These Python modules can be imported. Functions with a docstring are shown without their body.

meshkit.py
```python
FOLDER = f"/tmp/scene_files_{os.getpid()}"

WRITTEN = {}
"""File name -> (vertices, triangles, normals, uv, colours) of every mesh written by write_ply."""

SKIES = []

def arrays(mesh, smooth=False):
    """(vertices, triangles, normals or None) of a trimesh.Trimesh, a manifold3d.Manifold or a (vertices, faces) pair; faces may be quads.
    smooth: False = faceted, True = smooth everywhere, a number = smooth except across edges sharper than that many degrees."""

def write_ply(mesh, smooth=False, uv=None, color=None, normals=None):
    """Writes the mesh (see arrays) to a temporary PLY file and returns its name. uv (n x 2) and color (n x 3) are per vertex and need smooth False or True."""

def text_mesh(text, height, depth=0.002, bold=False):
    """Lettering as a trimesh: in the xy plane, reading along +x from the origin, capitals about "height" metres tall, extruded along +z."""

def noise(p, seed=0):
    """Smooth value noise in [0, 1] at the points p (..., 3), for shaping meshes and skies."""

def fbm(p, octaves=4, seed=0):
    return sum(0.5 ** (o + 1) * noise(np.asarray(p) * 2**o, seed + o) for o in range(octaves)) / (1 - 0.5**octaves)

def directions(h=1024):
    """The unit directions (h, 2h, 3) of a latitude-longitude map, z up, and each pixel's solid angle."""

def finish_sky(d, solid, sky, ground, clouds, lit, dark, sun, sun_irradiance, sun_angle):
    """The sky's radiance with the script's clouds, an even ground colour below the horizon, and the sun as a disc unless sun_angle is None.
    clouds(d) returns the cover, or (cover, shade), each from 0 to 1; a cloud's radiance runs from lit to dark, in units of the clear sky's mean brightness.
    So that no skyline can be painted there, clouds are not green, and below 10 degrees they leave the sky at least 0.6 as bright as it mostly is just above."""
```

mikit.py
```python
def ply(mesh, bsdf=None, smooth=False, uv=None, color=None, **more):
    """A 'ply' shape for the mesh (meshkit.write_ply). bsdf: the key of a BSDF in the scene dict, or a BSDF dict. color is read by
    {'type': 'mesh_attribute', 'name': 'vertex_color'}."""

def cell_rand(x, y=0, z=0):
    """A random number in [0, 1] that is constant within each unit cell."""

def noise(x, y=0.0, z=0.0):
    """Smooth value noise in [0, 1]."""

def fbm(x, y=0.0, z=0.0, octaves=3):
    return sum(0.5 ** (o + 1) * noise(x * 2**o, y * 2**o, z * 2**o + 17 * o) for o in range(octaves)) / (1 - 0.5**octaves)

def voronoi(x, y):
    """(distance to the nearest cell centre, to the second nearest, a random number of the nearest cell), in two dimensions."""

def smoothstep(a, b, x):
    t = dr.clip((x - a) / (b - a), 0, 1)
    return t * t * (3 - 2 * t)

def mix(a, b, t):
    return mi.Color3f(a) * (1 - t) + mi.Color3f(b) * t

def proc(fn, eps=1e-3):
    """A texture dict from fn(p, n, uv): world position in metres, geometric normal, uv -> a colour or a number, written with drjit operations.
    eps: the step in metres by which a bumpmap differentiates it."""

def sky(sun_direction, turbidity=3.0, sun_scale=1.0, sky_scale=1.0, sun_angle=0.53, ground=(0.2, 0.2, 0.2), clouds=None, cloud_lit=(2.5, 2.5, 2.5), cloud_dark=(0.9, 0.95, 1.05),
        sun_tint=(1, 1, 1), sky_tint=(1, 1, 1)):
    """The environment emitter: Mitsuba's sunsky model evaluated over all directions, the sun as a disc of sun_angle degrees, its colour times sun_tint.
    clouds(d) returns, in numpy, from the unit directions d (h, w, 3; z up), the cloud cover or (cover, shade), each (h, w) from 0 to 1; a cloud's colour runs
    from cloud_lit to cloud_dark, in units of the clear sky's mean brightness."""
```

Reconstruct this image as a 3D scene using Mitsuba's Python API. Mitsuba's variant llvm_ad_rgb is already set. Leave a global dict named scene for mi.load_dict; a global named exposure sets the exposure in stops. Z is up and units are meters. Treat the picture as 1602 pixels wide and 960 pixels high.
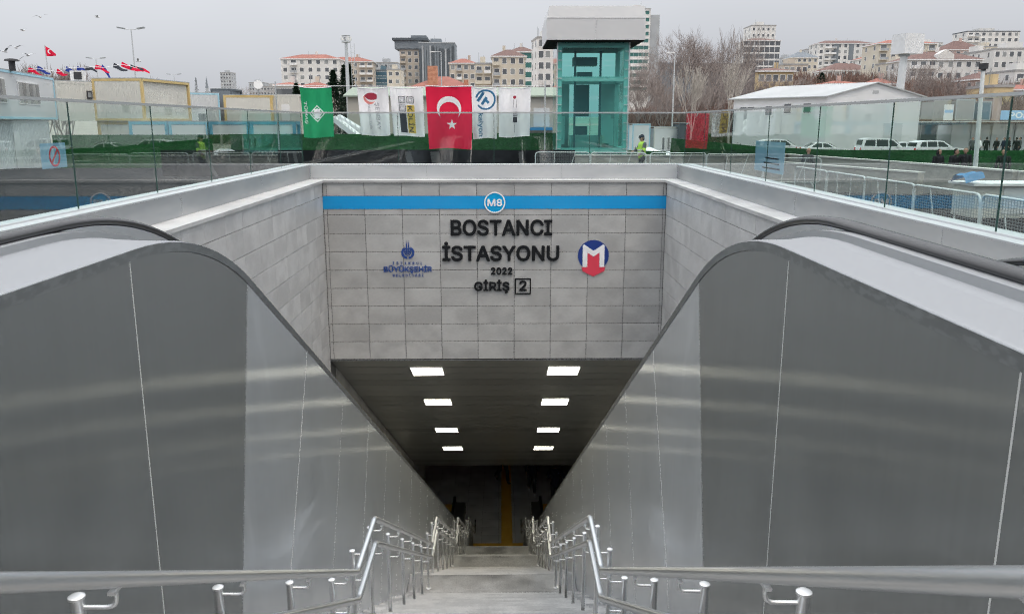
import math, random
import numpy as np, trimesh, shapely
import mitsuba as mi, drjit as dr
import manifold3d as m3
from shapely.geometry import Polygon, LineString, box as sbox
from shapely.ops import split as ssplit
import mikit, meshkit
from mikit import proc, noise, fbm, cell_rand, smoothstep, mix, voronoi
T = mi.ScalarTransform4f
scene, labels = {}, {}
exposure = 2.45
# ---- camera: eye height 1.6 m at the head of the stairs, tilted 12.4 degrees down ----
EYE = np.array([0.15, 0.0, 1.6]); PITCH, YAW = math.radians(12.384), math.radians(0.70)
FWD = np.array([math.sin(YAW)*math.cos(PITCH), math.cos(YAW)*math.cos(PITCH), -math.sin(PITCH)])
scene['camera'] = {'type': 'perspective', 'fov': math.degrees(2*math.atan(801/1307)), 'fov_axis': 'x', 'near_clip': 0.05, 'far_clip': 6000.0,
                   'to_world': T().look_at(origin=EYE.tolist(), target=(EYE+FWD).tolist(), up=[0, 0, 1])}
def cover(d):
    return np.ones(d.shape[:2]), np.clip(1.0 - 1.05*np.clip(d[..., 2], 0, 1)**.8 + 0.15*(meshkit.fbm(d*np.array([2.2, 2.2, 5.0]), 4, 3)-0.5) + 0.04*d[..., 0], 0, 1)
scene['sky'] = mikit.sky((0.25, -0.45, 0.85), turbidity=3, sun_scale=0.12, sun_angle=25, clouds=cover, cloud_lit=(3.42, 3.52, 3.66), cloud_dark=(0.79, 0.82, 0.885))

# ---- materials ----
def M(name, d): scene[name] = d; return name
def two(d): return {'type': 'twosided', 'bsdf': d}
def rgb(*c): return {'type': 'rgb', 'value': list(c)}
def matte(name, c, rough=0.7, spec=0.3):
    return M(name, two({'type': 'principled', 'base_color': c if isinstance(c, dict) else rgb(*c), 'roughness': rough, 'specular': spec}))
def gloss(name, c, a=0.1):
    return M(name, two({'type': 'principled', 'base_color': rgb(*c), 'roughness': a, 'specular': 0.5}))
def metal(name, c, a, b=None):
    return M(name, two({'type': 'roughconductor', 'material': 'none', 'specular_reflectance': rgb(*c), 'alpha_u': a, 'alpha_v': b or a, 'distribution': 'ggx'}))
def dirt(c0, c1, s, s2=None, amp=0.0):
    def fn(p, n, uv):
        t = smoothstep(0.3, 0.7, fbm(p.x*s, p.y*s, p.z*s, 4))
        g = noise(p.x*(s2 or s*9), p.y*(s2 or s*9), p.z*(s2 or s*9))
        return mix(c0, c1, t)*(1-amp+2*amp*g)
    return proc(fn)
TILES = []
for i, k in enumerate((1.0, 0.965, 1.03)):
    TILES.append(M(f'mat_tile_{i}', two({'type': 'principled', 'roughness': 0.42, 'specular': 0.4, 'base_color': dirt((.37*k, .367*k, .363*k), (.445*k, .442*k, .437*k), 2.6+.5*i, 45, .05)})))
matte('mat_grout', (.10, .098, .095), 0.9)
def granite_fn(p, n, uv):
    t = smoothstep(.35, .7, fbm(p.x*3.1, p.y*3.1, p.z*3.1, 4))
    g = noise(p.x*160, p.y*160, p.z*160)
    d = smoothstep(.48, .66, fbm(p.x*1.1+7, p.y*1.7, p.z*1.3, 4))
    return mix((.22, .217, .21), (.29, .287, .28), t)*(.8+.4*g)*(1-.5*d)
matte('mat_granite', proc(granite_fn), 0.55)
def dust_fn(p, n, uv):
    return mix((.42, .41, .4), (.2, .2, .2), smoothstep(.35, .65, fbm(p.x*9, p.y*5, p.z*5, 4)))
matte('mat_plaster', proc(dust_fn), 0.9)
def steel_tint(c):
    def fn(p, n, uv):
        a = fbm(uv.x*55, uv.y*1.5, 1.0, 3); b = smoothstep(.45, .8, fbm(uv.x*1.6, uv.y*2.2, 5.0, 4)) - .8*smoothstep(.70, .78, fbm(uv.x*3+uv.y*.8, uv.y*.6-uv.x*.4, 9.0, 4))
        return mi.Color3f(*c)*(.96+.08*a)*(1-.10*b)
    return proc(fn)
def steel(name, c, au, base, sharp, w, bump):
    lobe = lambda v: {'type': 'roughconductor', 'material': 'none', 'specular_reflectance': steel_tint(c), 'alpha_u': au, 'alpha_v': v, 'distribution': 'beckmann'}
    M(name, two({'type': 'blendbsdf', 'weight': w, 'a': lobe(base), 'b': lobe(sharp)}))
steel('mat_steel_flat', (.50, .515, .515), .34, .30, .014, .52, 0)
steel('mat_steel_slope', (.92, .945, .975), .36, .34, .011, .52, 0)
def scuff_fn(p, n, uv):
    a = smoothstep(.40, .72, fbm(p.y*30, p.z*70, p.x*5, 3)); return mix((.33, .34, .345), (.41, .42, .43), a)
M('mat_trim', two({'type': 'roughconductor', 'material': 'none', 'specular_reflectance': proc(scuff_fn), 'alpha': .32}))
metal('mat_deck', (.52, .53, .545), .24)
metal('mat_rail', (.86, .87, .88), .10)
metal('mat_rail_cap', (.9, .9, .9), .2)
def alu_fn(p, n, uv): return mix((.60, .61, .62), (.70, .70, .70), smoothstep(.3, .7, fbm(p.x*1.3, p.y*1.3, p.z*6, 4)))
M('mat_alu', two({'type': 'roughconductor', 'material': 'none', 'specular_reflectance': proc(alu_fn), 'alpha': .34}))
metal('mat_alu_bright', (.78, .79, .80), .3)
matte('mat_strip', (.50, .50, .49), .4)
matte('mat_coping', dirt((.36, .36, .36), (.45, .45, .45), 3, 60, .05), .6)
M('mat_rubber', two({'type': 'principled', 'base_color': rgb(.014, .014, .016), 'roughness': .3, 'specular': .5}))
M('mat_glass', {'type': 'thindielectric', 'int_ior': 1.52, 'specular_transmittance': rgb(.71, .835, .81)})
gloss('mat_glass_edge', (.03, .07, .06), .15)
metal('mat_glass_rail', (.62, .64, .64), .25)
def blue_fn(p, n, uv): return mix((.0, .27, .62), (.015, .34, .70), fbm(p.x*.9, p.z*2, 0., 3))
matte('mat_blue', proc(blue_fn), .22, .5)
matte('mat_letter', (.010, .011, .013), .45, .2)
gloss('mat_navy', (.012, .04, .22), .25); gloss('mat_navy2', (.02, .06, .25), .3)
gloss('mat_red_sign', (.72, .05, .09), .25); gloss('mat_white_sign', (.82, .82, .84), .25)
gloss('mat_roundel', (.0, .33, .66), .25)
def ceil_fn(p, n, uv): return mix((.22, .22, .205), (.27, .265, .245), fbm(p.x*.8, p.y*2.3, p.z*1.2, 3))
M('mat_ceiling', two({'type': 'principled', 'base_color': proc(ceil_fn), 'roughness': .38, 'metallic': .5, 'specular': .5}))
matte('mat_dark', (.02, .02, .02), .9); matte('mat_nosing', dirt((.28, .277, .27), (.36, .355, .345), 4, 60, .1), .6)
CEIL = ['mat_ceiling']
for i_, k_ in enumerate((.9, 1.1)): CEIL.append(M(f'mat_ceiling_{i_}', two({'type': 'principled', 'base_color': rgb(.24*k_, .236*k_, .22*k_), 'roughness': .33, 'metallic': .5, 'specular': .5})))
def floor_fn(p, n, uv):
    gx, gy = p.x/.6, p.y/.6
    r = cell_rand(gx, gy, 3); e = dr.minimum(dr.abs(gx-dr.round(gx)), dr.abs(gy-dr.round(gy)))
    return mix((.64, .635, .61), (.72, .715, .69), r)*(.75+.5*fbm(p.x*2, p.y*2, 0., 3))*dr.select(e < .008, .5, 1.)
matte('mat_hall_floor', proc(floor_fn), .3, .5)
matte('mat_hall_wall', dirt((.30, .295, .28), (.4, .39, .37), 2, 20, .05), .5)
matte('mat_tactile', dirt((.80, .47, .06), (.88, .54, .09), 3, 50, .1), .6)
# outside
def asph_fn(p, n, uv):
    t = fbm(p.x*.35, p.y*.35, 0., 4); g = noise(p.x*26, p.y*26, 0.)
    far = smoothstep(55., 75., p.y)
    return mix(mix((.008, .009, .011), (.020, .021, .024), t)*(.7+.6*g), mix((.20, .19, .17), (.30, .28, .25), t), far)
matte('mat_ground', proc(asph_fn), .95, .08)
matte('mat_pave', dirt((.32, .30, .27), (.42, .4, .36), 1.2, 20, .1), .8)
matte('mat_concrete', dirt((.30, .29, .265), (.43, .41, .38), .9, 14, .1), .85)
matte('mat_concrete_cap', dirt((.46, .45, .43), (.56, .55, .52), 1.2, 14, .08), .8)
def turf_fn(p, n, uv): return mix((.016, .075, .026), (.036, .14, .048), noise(p.x*16, p.y*16, p.z*16))*(.7+.6*fbm(p.x*1.2, p.y*1.2, p.z*2, 3))
matte('mat_turf', proc(turf_fn), .95, .1)
matte('mat_hedge', (.022, .06, .02), .8, .2)
matte('mat_tarp', dirt((.012, .013, .016), (.03, .031, .036), .8, 6, .2), .7, .12)
matte('mat_tarp_grey', (.10, .10, .105), .6)
metal('mat_galv', (.72, .74, .75), .32)
matte('mat_galv_paint', (.70, .73, .73), .5)
matte('mat_cloth_white', (.90, .90, .92), .85, .1); matte('mat_cloth_red', (.78, .025, .075), .8, .1); matte('mat_cloth_green', (.03, .40, .17), .8, .1)
matte('mat_ink_dark', (.07, .075, .09), .8, .1); matte('mat_ink_grey', (.30, .29, .33), .8, .1); matte('mat_ink_blue', (.05, .17, .32), .8, .1)
matte('mat_ink_yellow', (.68, .52, .12), .8, .1); matte('mat_ink_pink', (.75, .25, .22), .8, .1); matte('mat_ink_maroon', (.40, .05, .08), .8, .1)
M('mat_lift_glass', {'type': 'thindielectric', 'int_ior': 1.5, 'specular_transmittance': rgb(.56, .90, .86)})
matte('mat_lift_frame', (.42, .62, .60), .4); matte('mat_lift_dark', (.11, .18, .20), .4); matte('mat_lift_roof', (.66, .66, .665), .5)
matte('mat_lift_inside', (.30, .44, .43), .5)
def corr(c):
    def fn(p, n, uv): return mi.Color3f(*c)*(.86+.2*fbm(p.x*.45, p.y*.45, p.z*.35, 2))
    return proc(fn)
matte('mat_shed', corr((.44, .42, .375)), .7); matte('mat_cream', corr((.66, .65, .60)), .6); matte('mat_pale', corr((.60, .62, .63)), .6); matte('mat_white_wall', corr((.72, .73, .74)), .7)
matte('mat_yellow', dirt((.56, .42, .18), (.62, .48, .23), 2, 20, .1), .5); matte('mat_cyan', dirt((.13, .40, .55), (.18, .47, .62), 2, 20, .1), .5)
matte('mat_lightblue', (.38, .62, .74), .6)
matte('mat_roof_grey', corr((.42, .44, .45)), .6); matte('mat_roof_red', corr((.30, .13, .105)), .8); matte('mat_roof_brown', corr((.17, .11, .10)), .8)
matte('mat_brick', dirt((.42, .19, .12), (.52, .27, .18), 2, 12, .1), .85)
WIN = [gloss('mat_win_a', (.11, .118, .13), .12), gloss('mat_win_b', (.16, .17, .18), .15), gloss('mat_win_c', (.28, .29, .29), .3)]
gloss('mat_win_green', (.05, .16, .15), .1); gloss('mat_win_blue', (.06, .13, .18), .1)
matte('mat_frame_white', (.74, .74, .74), .5); matte('mat_frame_dark', (.05, .05, .055), .5)
B = {}
for n, c in dict(white=(.68, .67, .65), cream=(.62, .57, .48), beige=(.52, .46, .39), grey=(.40, .42, .44), dark=(.10, .115, .13), slate=(.20, .225, .25), blue=(.14, .22, .27), sand=(.62, .49, .29), concrete=(.36, .355, .35), rose=(.55, .42, .38)).items():
    B[n] = matte('mat_facade_'+n, corr(c), .8)
matte('mat_bark', dirt((.20, .165, .14), (.32, .28, .25), 2, 20, .1), .9); matte('mat_bark_pale', dirt((.36, .33, .30), (.50, .47, .43), 2, 20, .1), .9)
matte('mat_twig', (.28, .24, .225), .9); matte('mat_twig_grey', (.30, .265, .25), .9)
matte('mat_needle', (.018, .04, .024), .8, .2); matte('mat_scrub', dirt((.14, .085, .07), (.22, .15, .125), .15, 3, .2), .95)
matte('mat_hill', dirt((.17, .13, .10), (.27, .22, .17), .03, .5, .2), .95)
matte('mat_skin', (.48, .28, .21), .6); matte('mat_hair', (.02, .016, .014), .6); matte('mat_coat_black', (.014, .014, .017), .8); matte('mat_coat_navy', (.02, .025, .05), .8)
matte('mat_coat_grey', (.10, .105, .11), .8); matte('mat_trousers', (.025, .027, .034), .85); matte('mat_shoe', (.02, .02, .02), .5); matte('mat_shoe_white', (.75, .75, .75), .5)
matte('mat_vest', (.50, .78, .10), .7); matte('mat_orange', (.80, .22, .04), .7); matte('mat_reflect', (.75, .75, .75), .4); matte('mat_cap_dark', (.03, .035, .05), .7)
M('mat_car_white', two({'type': 'principled', 'base_color': rgb(.74, .75, .76), 'roughness': .3, 'specular': .5, 'clearcoat': .8, 'clearcoat_gloss': .95}))
gloss('mat_car_glass', (.02, .025, .03), .05); matte('mat_tyre', (.02, .02, .02), .8); metal('mat_rim', (.6, .6, .6), .25); gloss('mat_lamp', (.8, .8, .8), .1); gloss('mat_tail', (.5, .02, .02), .15)
matte('mat_blue_sheet', (.03, .20, .42), .45, .5); matte('mat_sign_blue', (.30, .50, .72), .5)
matte('mat_steelwork', (.30, .32, .33), .5)

# ---- naming ----
used = set()
def fresh(name):
    k, i = name, 0
    while k in used:
        i += 1; k = f'{name}_{i:03d}'
    used.add(k); return k
def lab(k, label=None, cat=None, group=None, kind=None):
    d = {n: v for n, v in (('label', label), ('category', cat), ('group', group), ('kind', kind)) if v}
    if d: labels[k] = {**labels.get(k, {}), **d}
def thing(name, label, cat, group=None):
    k = fresh(name); lab(k, label, cat, group); return k
def put(parent, name, mesh, mat, smooth=False, label=None, uv=None, kind=None, tw=None, **more):
    k = fresh(parent+'__'+name if parent else name)
    d = dict(mesh) if isinstance(mesh, dict) else mikit.ply(mesh.vf() if isinstance(mesh, MB) else mesh, mat, smooth=smooth, uv=uv, **more)
    if tw is not None: d['to_world'] = tw
    scene[k] = d; lab(k, label, None, None, kind); return k
def single(name, mesh, mat, label, cat, group=None, smooth=False, **more):
    k = put(None, name, mesh, mat, smooth, **more); lab(k, label, cat, group); return k
def struct(name, mesh, mat, smooth=False, **more):
    return put(None, name, mesh, mat, smooth, kind='structure', **more)

# ---- mesh building ----
BOXF = np.array([[0, 2, 3], [0, 3, 1], [4, 5, 7], [4, 7, 6], [0, 1, 5], [0, 5, 4], [2, 6, 7], [2, 7, 3], [0, 4, 6], [0, 6, 2], [1, 3, 7], [1, 7, 5]])
BOXV = np.array([[x, y, z] for z in (0, 1) for y in (0, 1) for x in (0, 1)], float)
class MB:
    def __init__(s): s.V, s.F, s.n = [], [], 0
    def add(s, v, f):
        v = np.asarray(v, float); s.V.append(v); s.F.append(np.asarray(f, int)+s.n); s.n += len(v); return s
    def tm(s, m): return s.add(m.vertices, m.faces)
    def man(s, m): q = m.to_mesh(); return s.add(q.vert_properties[:, :3], q.tri_verts)
    def box(s, x0, x1, y0, y1, z0, z1):
        return s.add(BOXV*[x1-x0, y1-y0, z1-z0]+[x0, y0, z0], BOXF)
    def obox(s, c, size, rz=0.0):
        v = (BOXV-.5)*size; a, b = math.cos(rz), math.sin(rz)
        v = np.stack([v[:, 0]*a-v[:, 1]*b, v[:, 0]*b+v[:, 1]*a, v[:, 2]], 1); return s.add(v+c, BOXF)
    def bar(s, p, q, w, h, up=(0, 0, 1)):
        p, q = np.asarray(p, float), np.asarray(q, float); d = q-p; L = np.linalg.norm(d); d /= L
        r = np.cross(d, up); r /= np.linalg.norm(r)+1e-12; u = np.cross(r, d)
        v = (BOXV-[.5, 0, .5]); v = v[:, :1]*w*r+v[:, 1:2]*L*d+v[:, 2:]*h*u
        return s.add(v+p, BOXF)
    def tube(s, pts, r, sides=8, caps=True):
        p = np.asarray(pts, float); n = len(p); r = np.broadcast_to(r, (n,))
        t = np.gradient(p, axis=0); t /= np.linalg.norm(t, axis=1, keepdims=True)+1e-12
        a = np.cross(t[0], [0, 0, 1.] if abs(t[0][2]) < .9 else [1., 0, 0]); a /= np.linalg.norm(a)
        ang = np.arange(sides)*2*np.pi/sides; V = []
        for i in range(n):
            a = a-t[i]*(a@t[i]); a /= np.linalg.norm(a)+1e-12; b = np.cross(t[i], a)
            V.append(p[i]+r[i]*(np.cos(ang)[:, None]*a+np.sin(ang)[:, None]*b))
        V = np.vstack(V); i, j = np.meshgrid(np.arange(n-1), np.arange(sides), indexing='ij'); k = (j+1) % sides
        q = np.stack([i*sides+j, i*sides+k, (i+1)*sides+k, (i+1)*sides+j], -1).reshape(-1, 4)
        F = np.vstack([q[:, [0, 1, 2]], q[:, [0, 2, 3]]])
        if caps:
            o = np.arange(1, sides-1); F = np.vstack([F, np.stack([o*0, o+1, o], 1), np.stack([o*0, o, o+1], 1)+(n-1)*sides])
        return s.add(V, F)
    def prism(s, poly, fn, d0, d1):
        """a shapely polygon extruded from d0 to d1; fn(a, b, depth arrays) -> xyz"""
        for g in getattr(poly, 'geoms', [poly]):
            m = trimesh.creation.extrude_polygon(g, 1.0, engine='earcut'); v = np.asarray(m.vertices)
            s.add(np.stack(fn(v[:, 0], v[:, 1], d0+(d1-d0)*v[:, 2]), 1), m.faces)
        return s
    def move(s, M4):
        s.V = [v@np.asarray(M4)[:3, :3].T+np.asarray(M4)[:3, 3] for v in s.V]; return s
    def vf(s): return np.vstack(s.V), np.vstack(s.F)
def rotz(a, loc=(0, 0, 0)):
    m = np.eye(4); m[0, :2] = math.cos(a), -math.sin(a); m[1, :2] = math.sin(a), math.cos(a); m[:3, 3] = loc; return m
XZ = lambda y0: (lambda a, b, d: (a, y0-d, b))         # drawn on an upright wall that faces the camera
YZ = lambda sx: (lambda a, b, d: (sx*d, a, b))         # drawn on an upright wall along the stairs
XY = lambda: (lambda a, b, d: (a, b, d))
def arc_pts(pts, r, n=6):
    """polyline with its corners rounded"""
    p = [np.asarray(q, float) for q in pts]; out = [p[0]]
    for a, b, c in zip(p[:-2], p[1:-1], p[2:]):
        u, v = (a-b)/np.linalg.norm(a-b), (c-b)/np.linalg.norm(c-b); rr = min(r, .48*np.linalg.norm(a-b), .48*np.linalg.norm(c-b))
        for t in np.linspace(0, 1, n): out.append((1-t)**2*(b+u*rr)+2*t*(1-t)*b+t*t*(b+v*rr))
    out.append(p[-1]); return np.array(out)
def spot(u, v, y):
    """the world point at depth y along the sight line of a pixel of the 1602 px photograph: used once, to survey where far things stand"""
    f = 1307.; rt = np.array([math.cos(YAW), -math.sin(YAW), 0]); up = np.cross(rt, FWD); d = FWD+rt*(u-801)/f+up*(480-v)/f
    return EYE+d*(y/d[1])
# ================= the stairwell =================
XL, XR, YF = -2.72, 2.80, 13.5            # tile faces of the side walls and of the end wall
GZ = -0.65
random.seed(5); rng = np.random.default_rng(5)
def tile_mesh(a0, a1, b0, b1, fn, t=.012, bev=.003):
    v = [(a, b, 0) for b in (b0, b1) for a in (a0, a1)]+[(a, b, t-bev) for b in (b0, b1) for a in (a0, a1)]+[(a+sa*bev, b+sb*bev, t) for b, sb in ((b0, 1), (b1, -1)) for a, sa in ((a0, 1), (a1, -1))]
    v = np.array(v); f = []
    for o in (0, 4):
        for i, j in ((0, 1), (1, 3), (3, 2), (2, 0)): f += [[o+i, o+j, o+4+j], [o+i, o+4+j, o+4+i]]
    f += [[8, 9, 11], [8, 11, 10]]
    return np.stack(fn(v[:, 0], v[:, 1], v[:, 2]), 1), np.array(f)
G = .0038
def tiled(wall, a_edges, b_edges, fn, keep=None):
    for j in range(len(b_edges)-1):
        for i in range(len(a_edges)-1):
            a0, a1, b0, b1 = a_edges[i]+G, a_edges[i+1]-G, b_edges[j]+G, b_edges[j+1]-G
            if keep and not keep((a0+a1)/2, (b0+b1)/2): continue
            t = .012+random.uniform(-.0012, .0012)
            put(wall, 'tile', tile_mesh(a0, a1, b0, b1, fn, t), random.choice(TILES))
rows = [0.157-.301*k for k in range(8, 0, -1)]+[.157, .458, .672]
fw = thing('end_wall', 'grey tiled end wall over the stair opening, carrying the station name', 'wall')
put(fw, 'backing', MB().box(XL-.4, XR+.4, YF+.012, YF+.45, -2.262, .68).box(XL, XR, YF+.012, YF+.016, -2.255, .67), 'mat_grout')
tiled(fw, [XL]+[.35+.602*k for k in range(-5, 5)]+[XR], rows, lambda a, b, d: (a, YF+.012-d, b))
put(fw, 'soffit_trim', MB().box(XL, XR, YF-.012, YF+.02, -2.275, -2.262), 'mat_trim')
srows = [0.157-.301*k for k in range(9, 0, -1)]+[.157, .458, .672]
ye = [YF-.01-.602*k for k in range(24, -1, -1)]
for nm, xw, sx, lb in (('side_wall', XL, 1, 'grey tiled side wall left of the stairwell'), ('side_wall', XR, -1, 'grey tiled side wall right of the stairwell')):
    w = thing(nm, lb, 'wall')
    put(w, 'backing', MB().box(min(xw, xw-sx*.4), max(xw, xw-sx*.4), -3, YF+.45, -16.5, .68).move(np.array([[1, 0, 0, -sx*.012], [0, 1, 0, 0], [0, 0, 1, 0], [0, 0, 0, 1.]])), 'mat_grout')
    tiled(w, ye, srows, (lambda xw, sx: lambda a, b, d: (xw-sx*(.012-d), a, b))(xw, sx), keep=lambda a, b: a > 4.0 and b > .75-(a-3.9)*.577-1.0)
# coping ledge and metal clad parapet
PL, PR, PY = XL-.25, XR+.23, YF+.31
cop = thing('coping', 'pale stone ledge along the top of the stairwell walls', 'ledge')
put(cop, 'slab', MB().box(XL-.27, XR+.27, YF-.03, PY+.03, .674, .712), 'mat_coping')
for x0, x1 in ((PL-.02, XL+.03), (XR-.03, PR+.02)):
    for k in range(9):
        y1 = YF-.033-1.8*k; put(cop, 'slab', MB().box(x0, x1, y1-1.797, y1, .674, .712), 'mat_coping')
def parapet(label, horizontal, x0, x1, y0, y1, inner):
    p = thing('parapet', label, 'parapet')
    if horizontal:
        put(p, 'core', MB().box(x0, x1, y0+.01, y1-.01, GZ-.3, .93), 'mat_concrete')
        n = 3; L = (x1-x0)/n
        for k in range(n): put(p, 'metal_panel', MB().box(x0+k*L+.0015, x0+(k+1)*L-.0015, y0, y0+.008, .714, .932), 'mat_alu')
        for k in range(n): put(p, 'metal_panel', MB().box(x0+k*L+.0015, x0+(k+1)*L-.0015, y1-.008, y1, GZ, .932), 'mat_alu')
        put(p, 'cap', MB().box(x0, x1, y0-.003, y1+.003, .933, .945), 'mat_alu_bright')
    else:
        put(p, 'core', MB().box(x0+.01, x1-.01, y0, y1, GZ-.3, .93), 'mat_concrete')
        n = 6; L = (y1-y0)/n
        for k in range(n):
            for xa, zz in ((x0, .714 if inner > 0 else GZ), (x1-.008, .714 if inner < 0 else GZ)):
                pass
            xa, xb = (x1-.008, x0) if inner > 0 else (x0, x1-.008)
            put(p, 'metal_panel', MB().box(xa, xa+.008, y0+k*L+.0015, y0+(k+1)*L-.0015, .714, .932), 'mat_alu')
            put(p, 'metal_panel', MB().box(xb, xb+.008, y0+k*L+.0015, y0+(k+1)*L-.0015, GZ, .932), 'mat_alu')
        put(p, 'cap', MB().box(x0-.003, x1+.003, y0, y1, .933, .945), 'mat_alu_bright')
parapet('brushed metal parapet above the station name, far end of the stairwell', True, PL-.30, PR+.30, PY, PY+.30, 1)
parapet('brushed metal parapet along the left side of the stairwell', False, PL-.30, PL, -3, PY-.004, 1)
parapet('brushed metal parapet along the right side of the stairwell', False, PR, PR+.30, -3, PY-.004, -1)
# glass balustrades
def glass_run(label, pts):
    g = thing('glass_balustrade', label, 'glass balustrade')
    for (x0, y0), (x1, y1) in zip(pts[:-1], pts[1:]):
        d = np.array([x1-x0, y1-y0]); L = np.hypot(*d); d = d/L; a = np.array([x0, y0])+d*.006; b = np.array([x1, y1])-d*.006
        v = np.array([[*a, .945], [*b, .945], [*b, 1.755], [*a, 1.755]])
        put(g, 'pane', (v, np.array([[0, 1, 2], [0, 2, 3]])), 'mat_glass')
        for q in (np.array([x0, y0])+d*.0035, np.array([x1, y1])-d*.0035):
            put(g, 'pane_edge', MB().bar([*q,   .945], [*q, 1.755], .004, .007, up=(d[1], -d[0], 0)), 'mat_glass_edge')
    for (x0, y0), (x1, y1) in [(pts[0], pts[-1])]:
        put(g, 'top_rail', MB().bar([x0, y0, 1.768], [x1, y1, 1.768], .030, .022), 'mat_glass_rail')
        put(g, 'base_channel', MB().bar([x0, y0, .951], [x1, y1, .951], .05, .011), 'mat_alu_bright')
GL, GR, GY = PL-.14, PR+.13, PY+.14
ys = [-2.6+1.515*i for i in range(11)]
glass_run('clear glass balustrade on the left parapet', [(GL, y) for y in ys if y < GY-.4]+[(GL, GY-.03)])
glass_run('clear glass balustrade on the right parapet', [(GR, y+.06) for y in ys if y < GY-.4]+[(GR, GY-.03)])
glass_run('clear glass balustrade over the station name', [(x, GY) for x in np.linspace(GL, GR, 5)])
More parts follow.
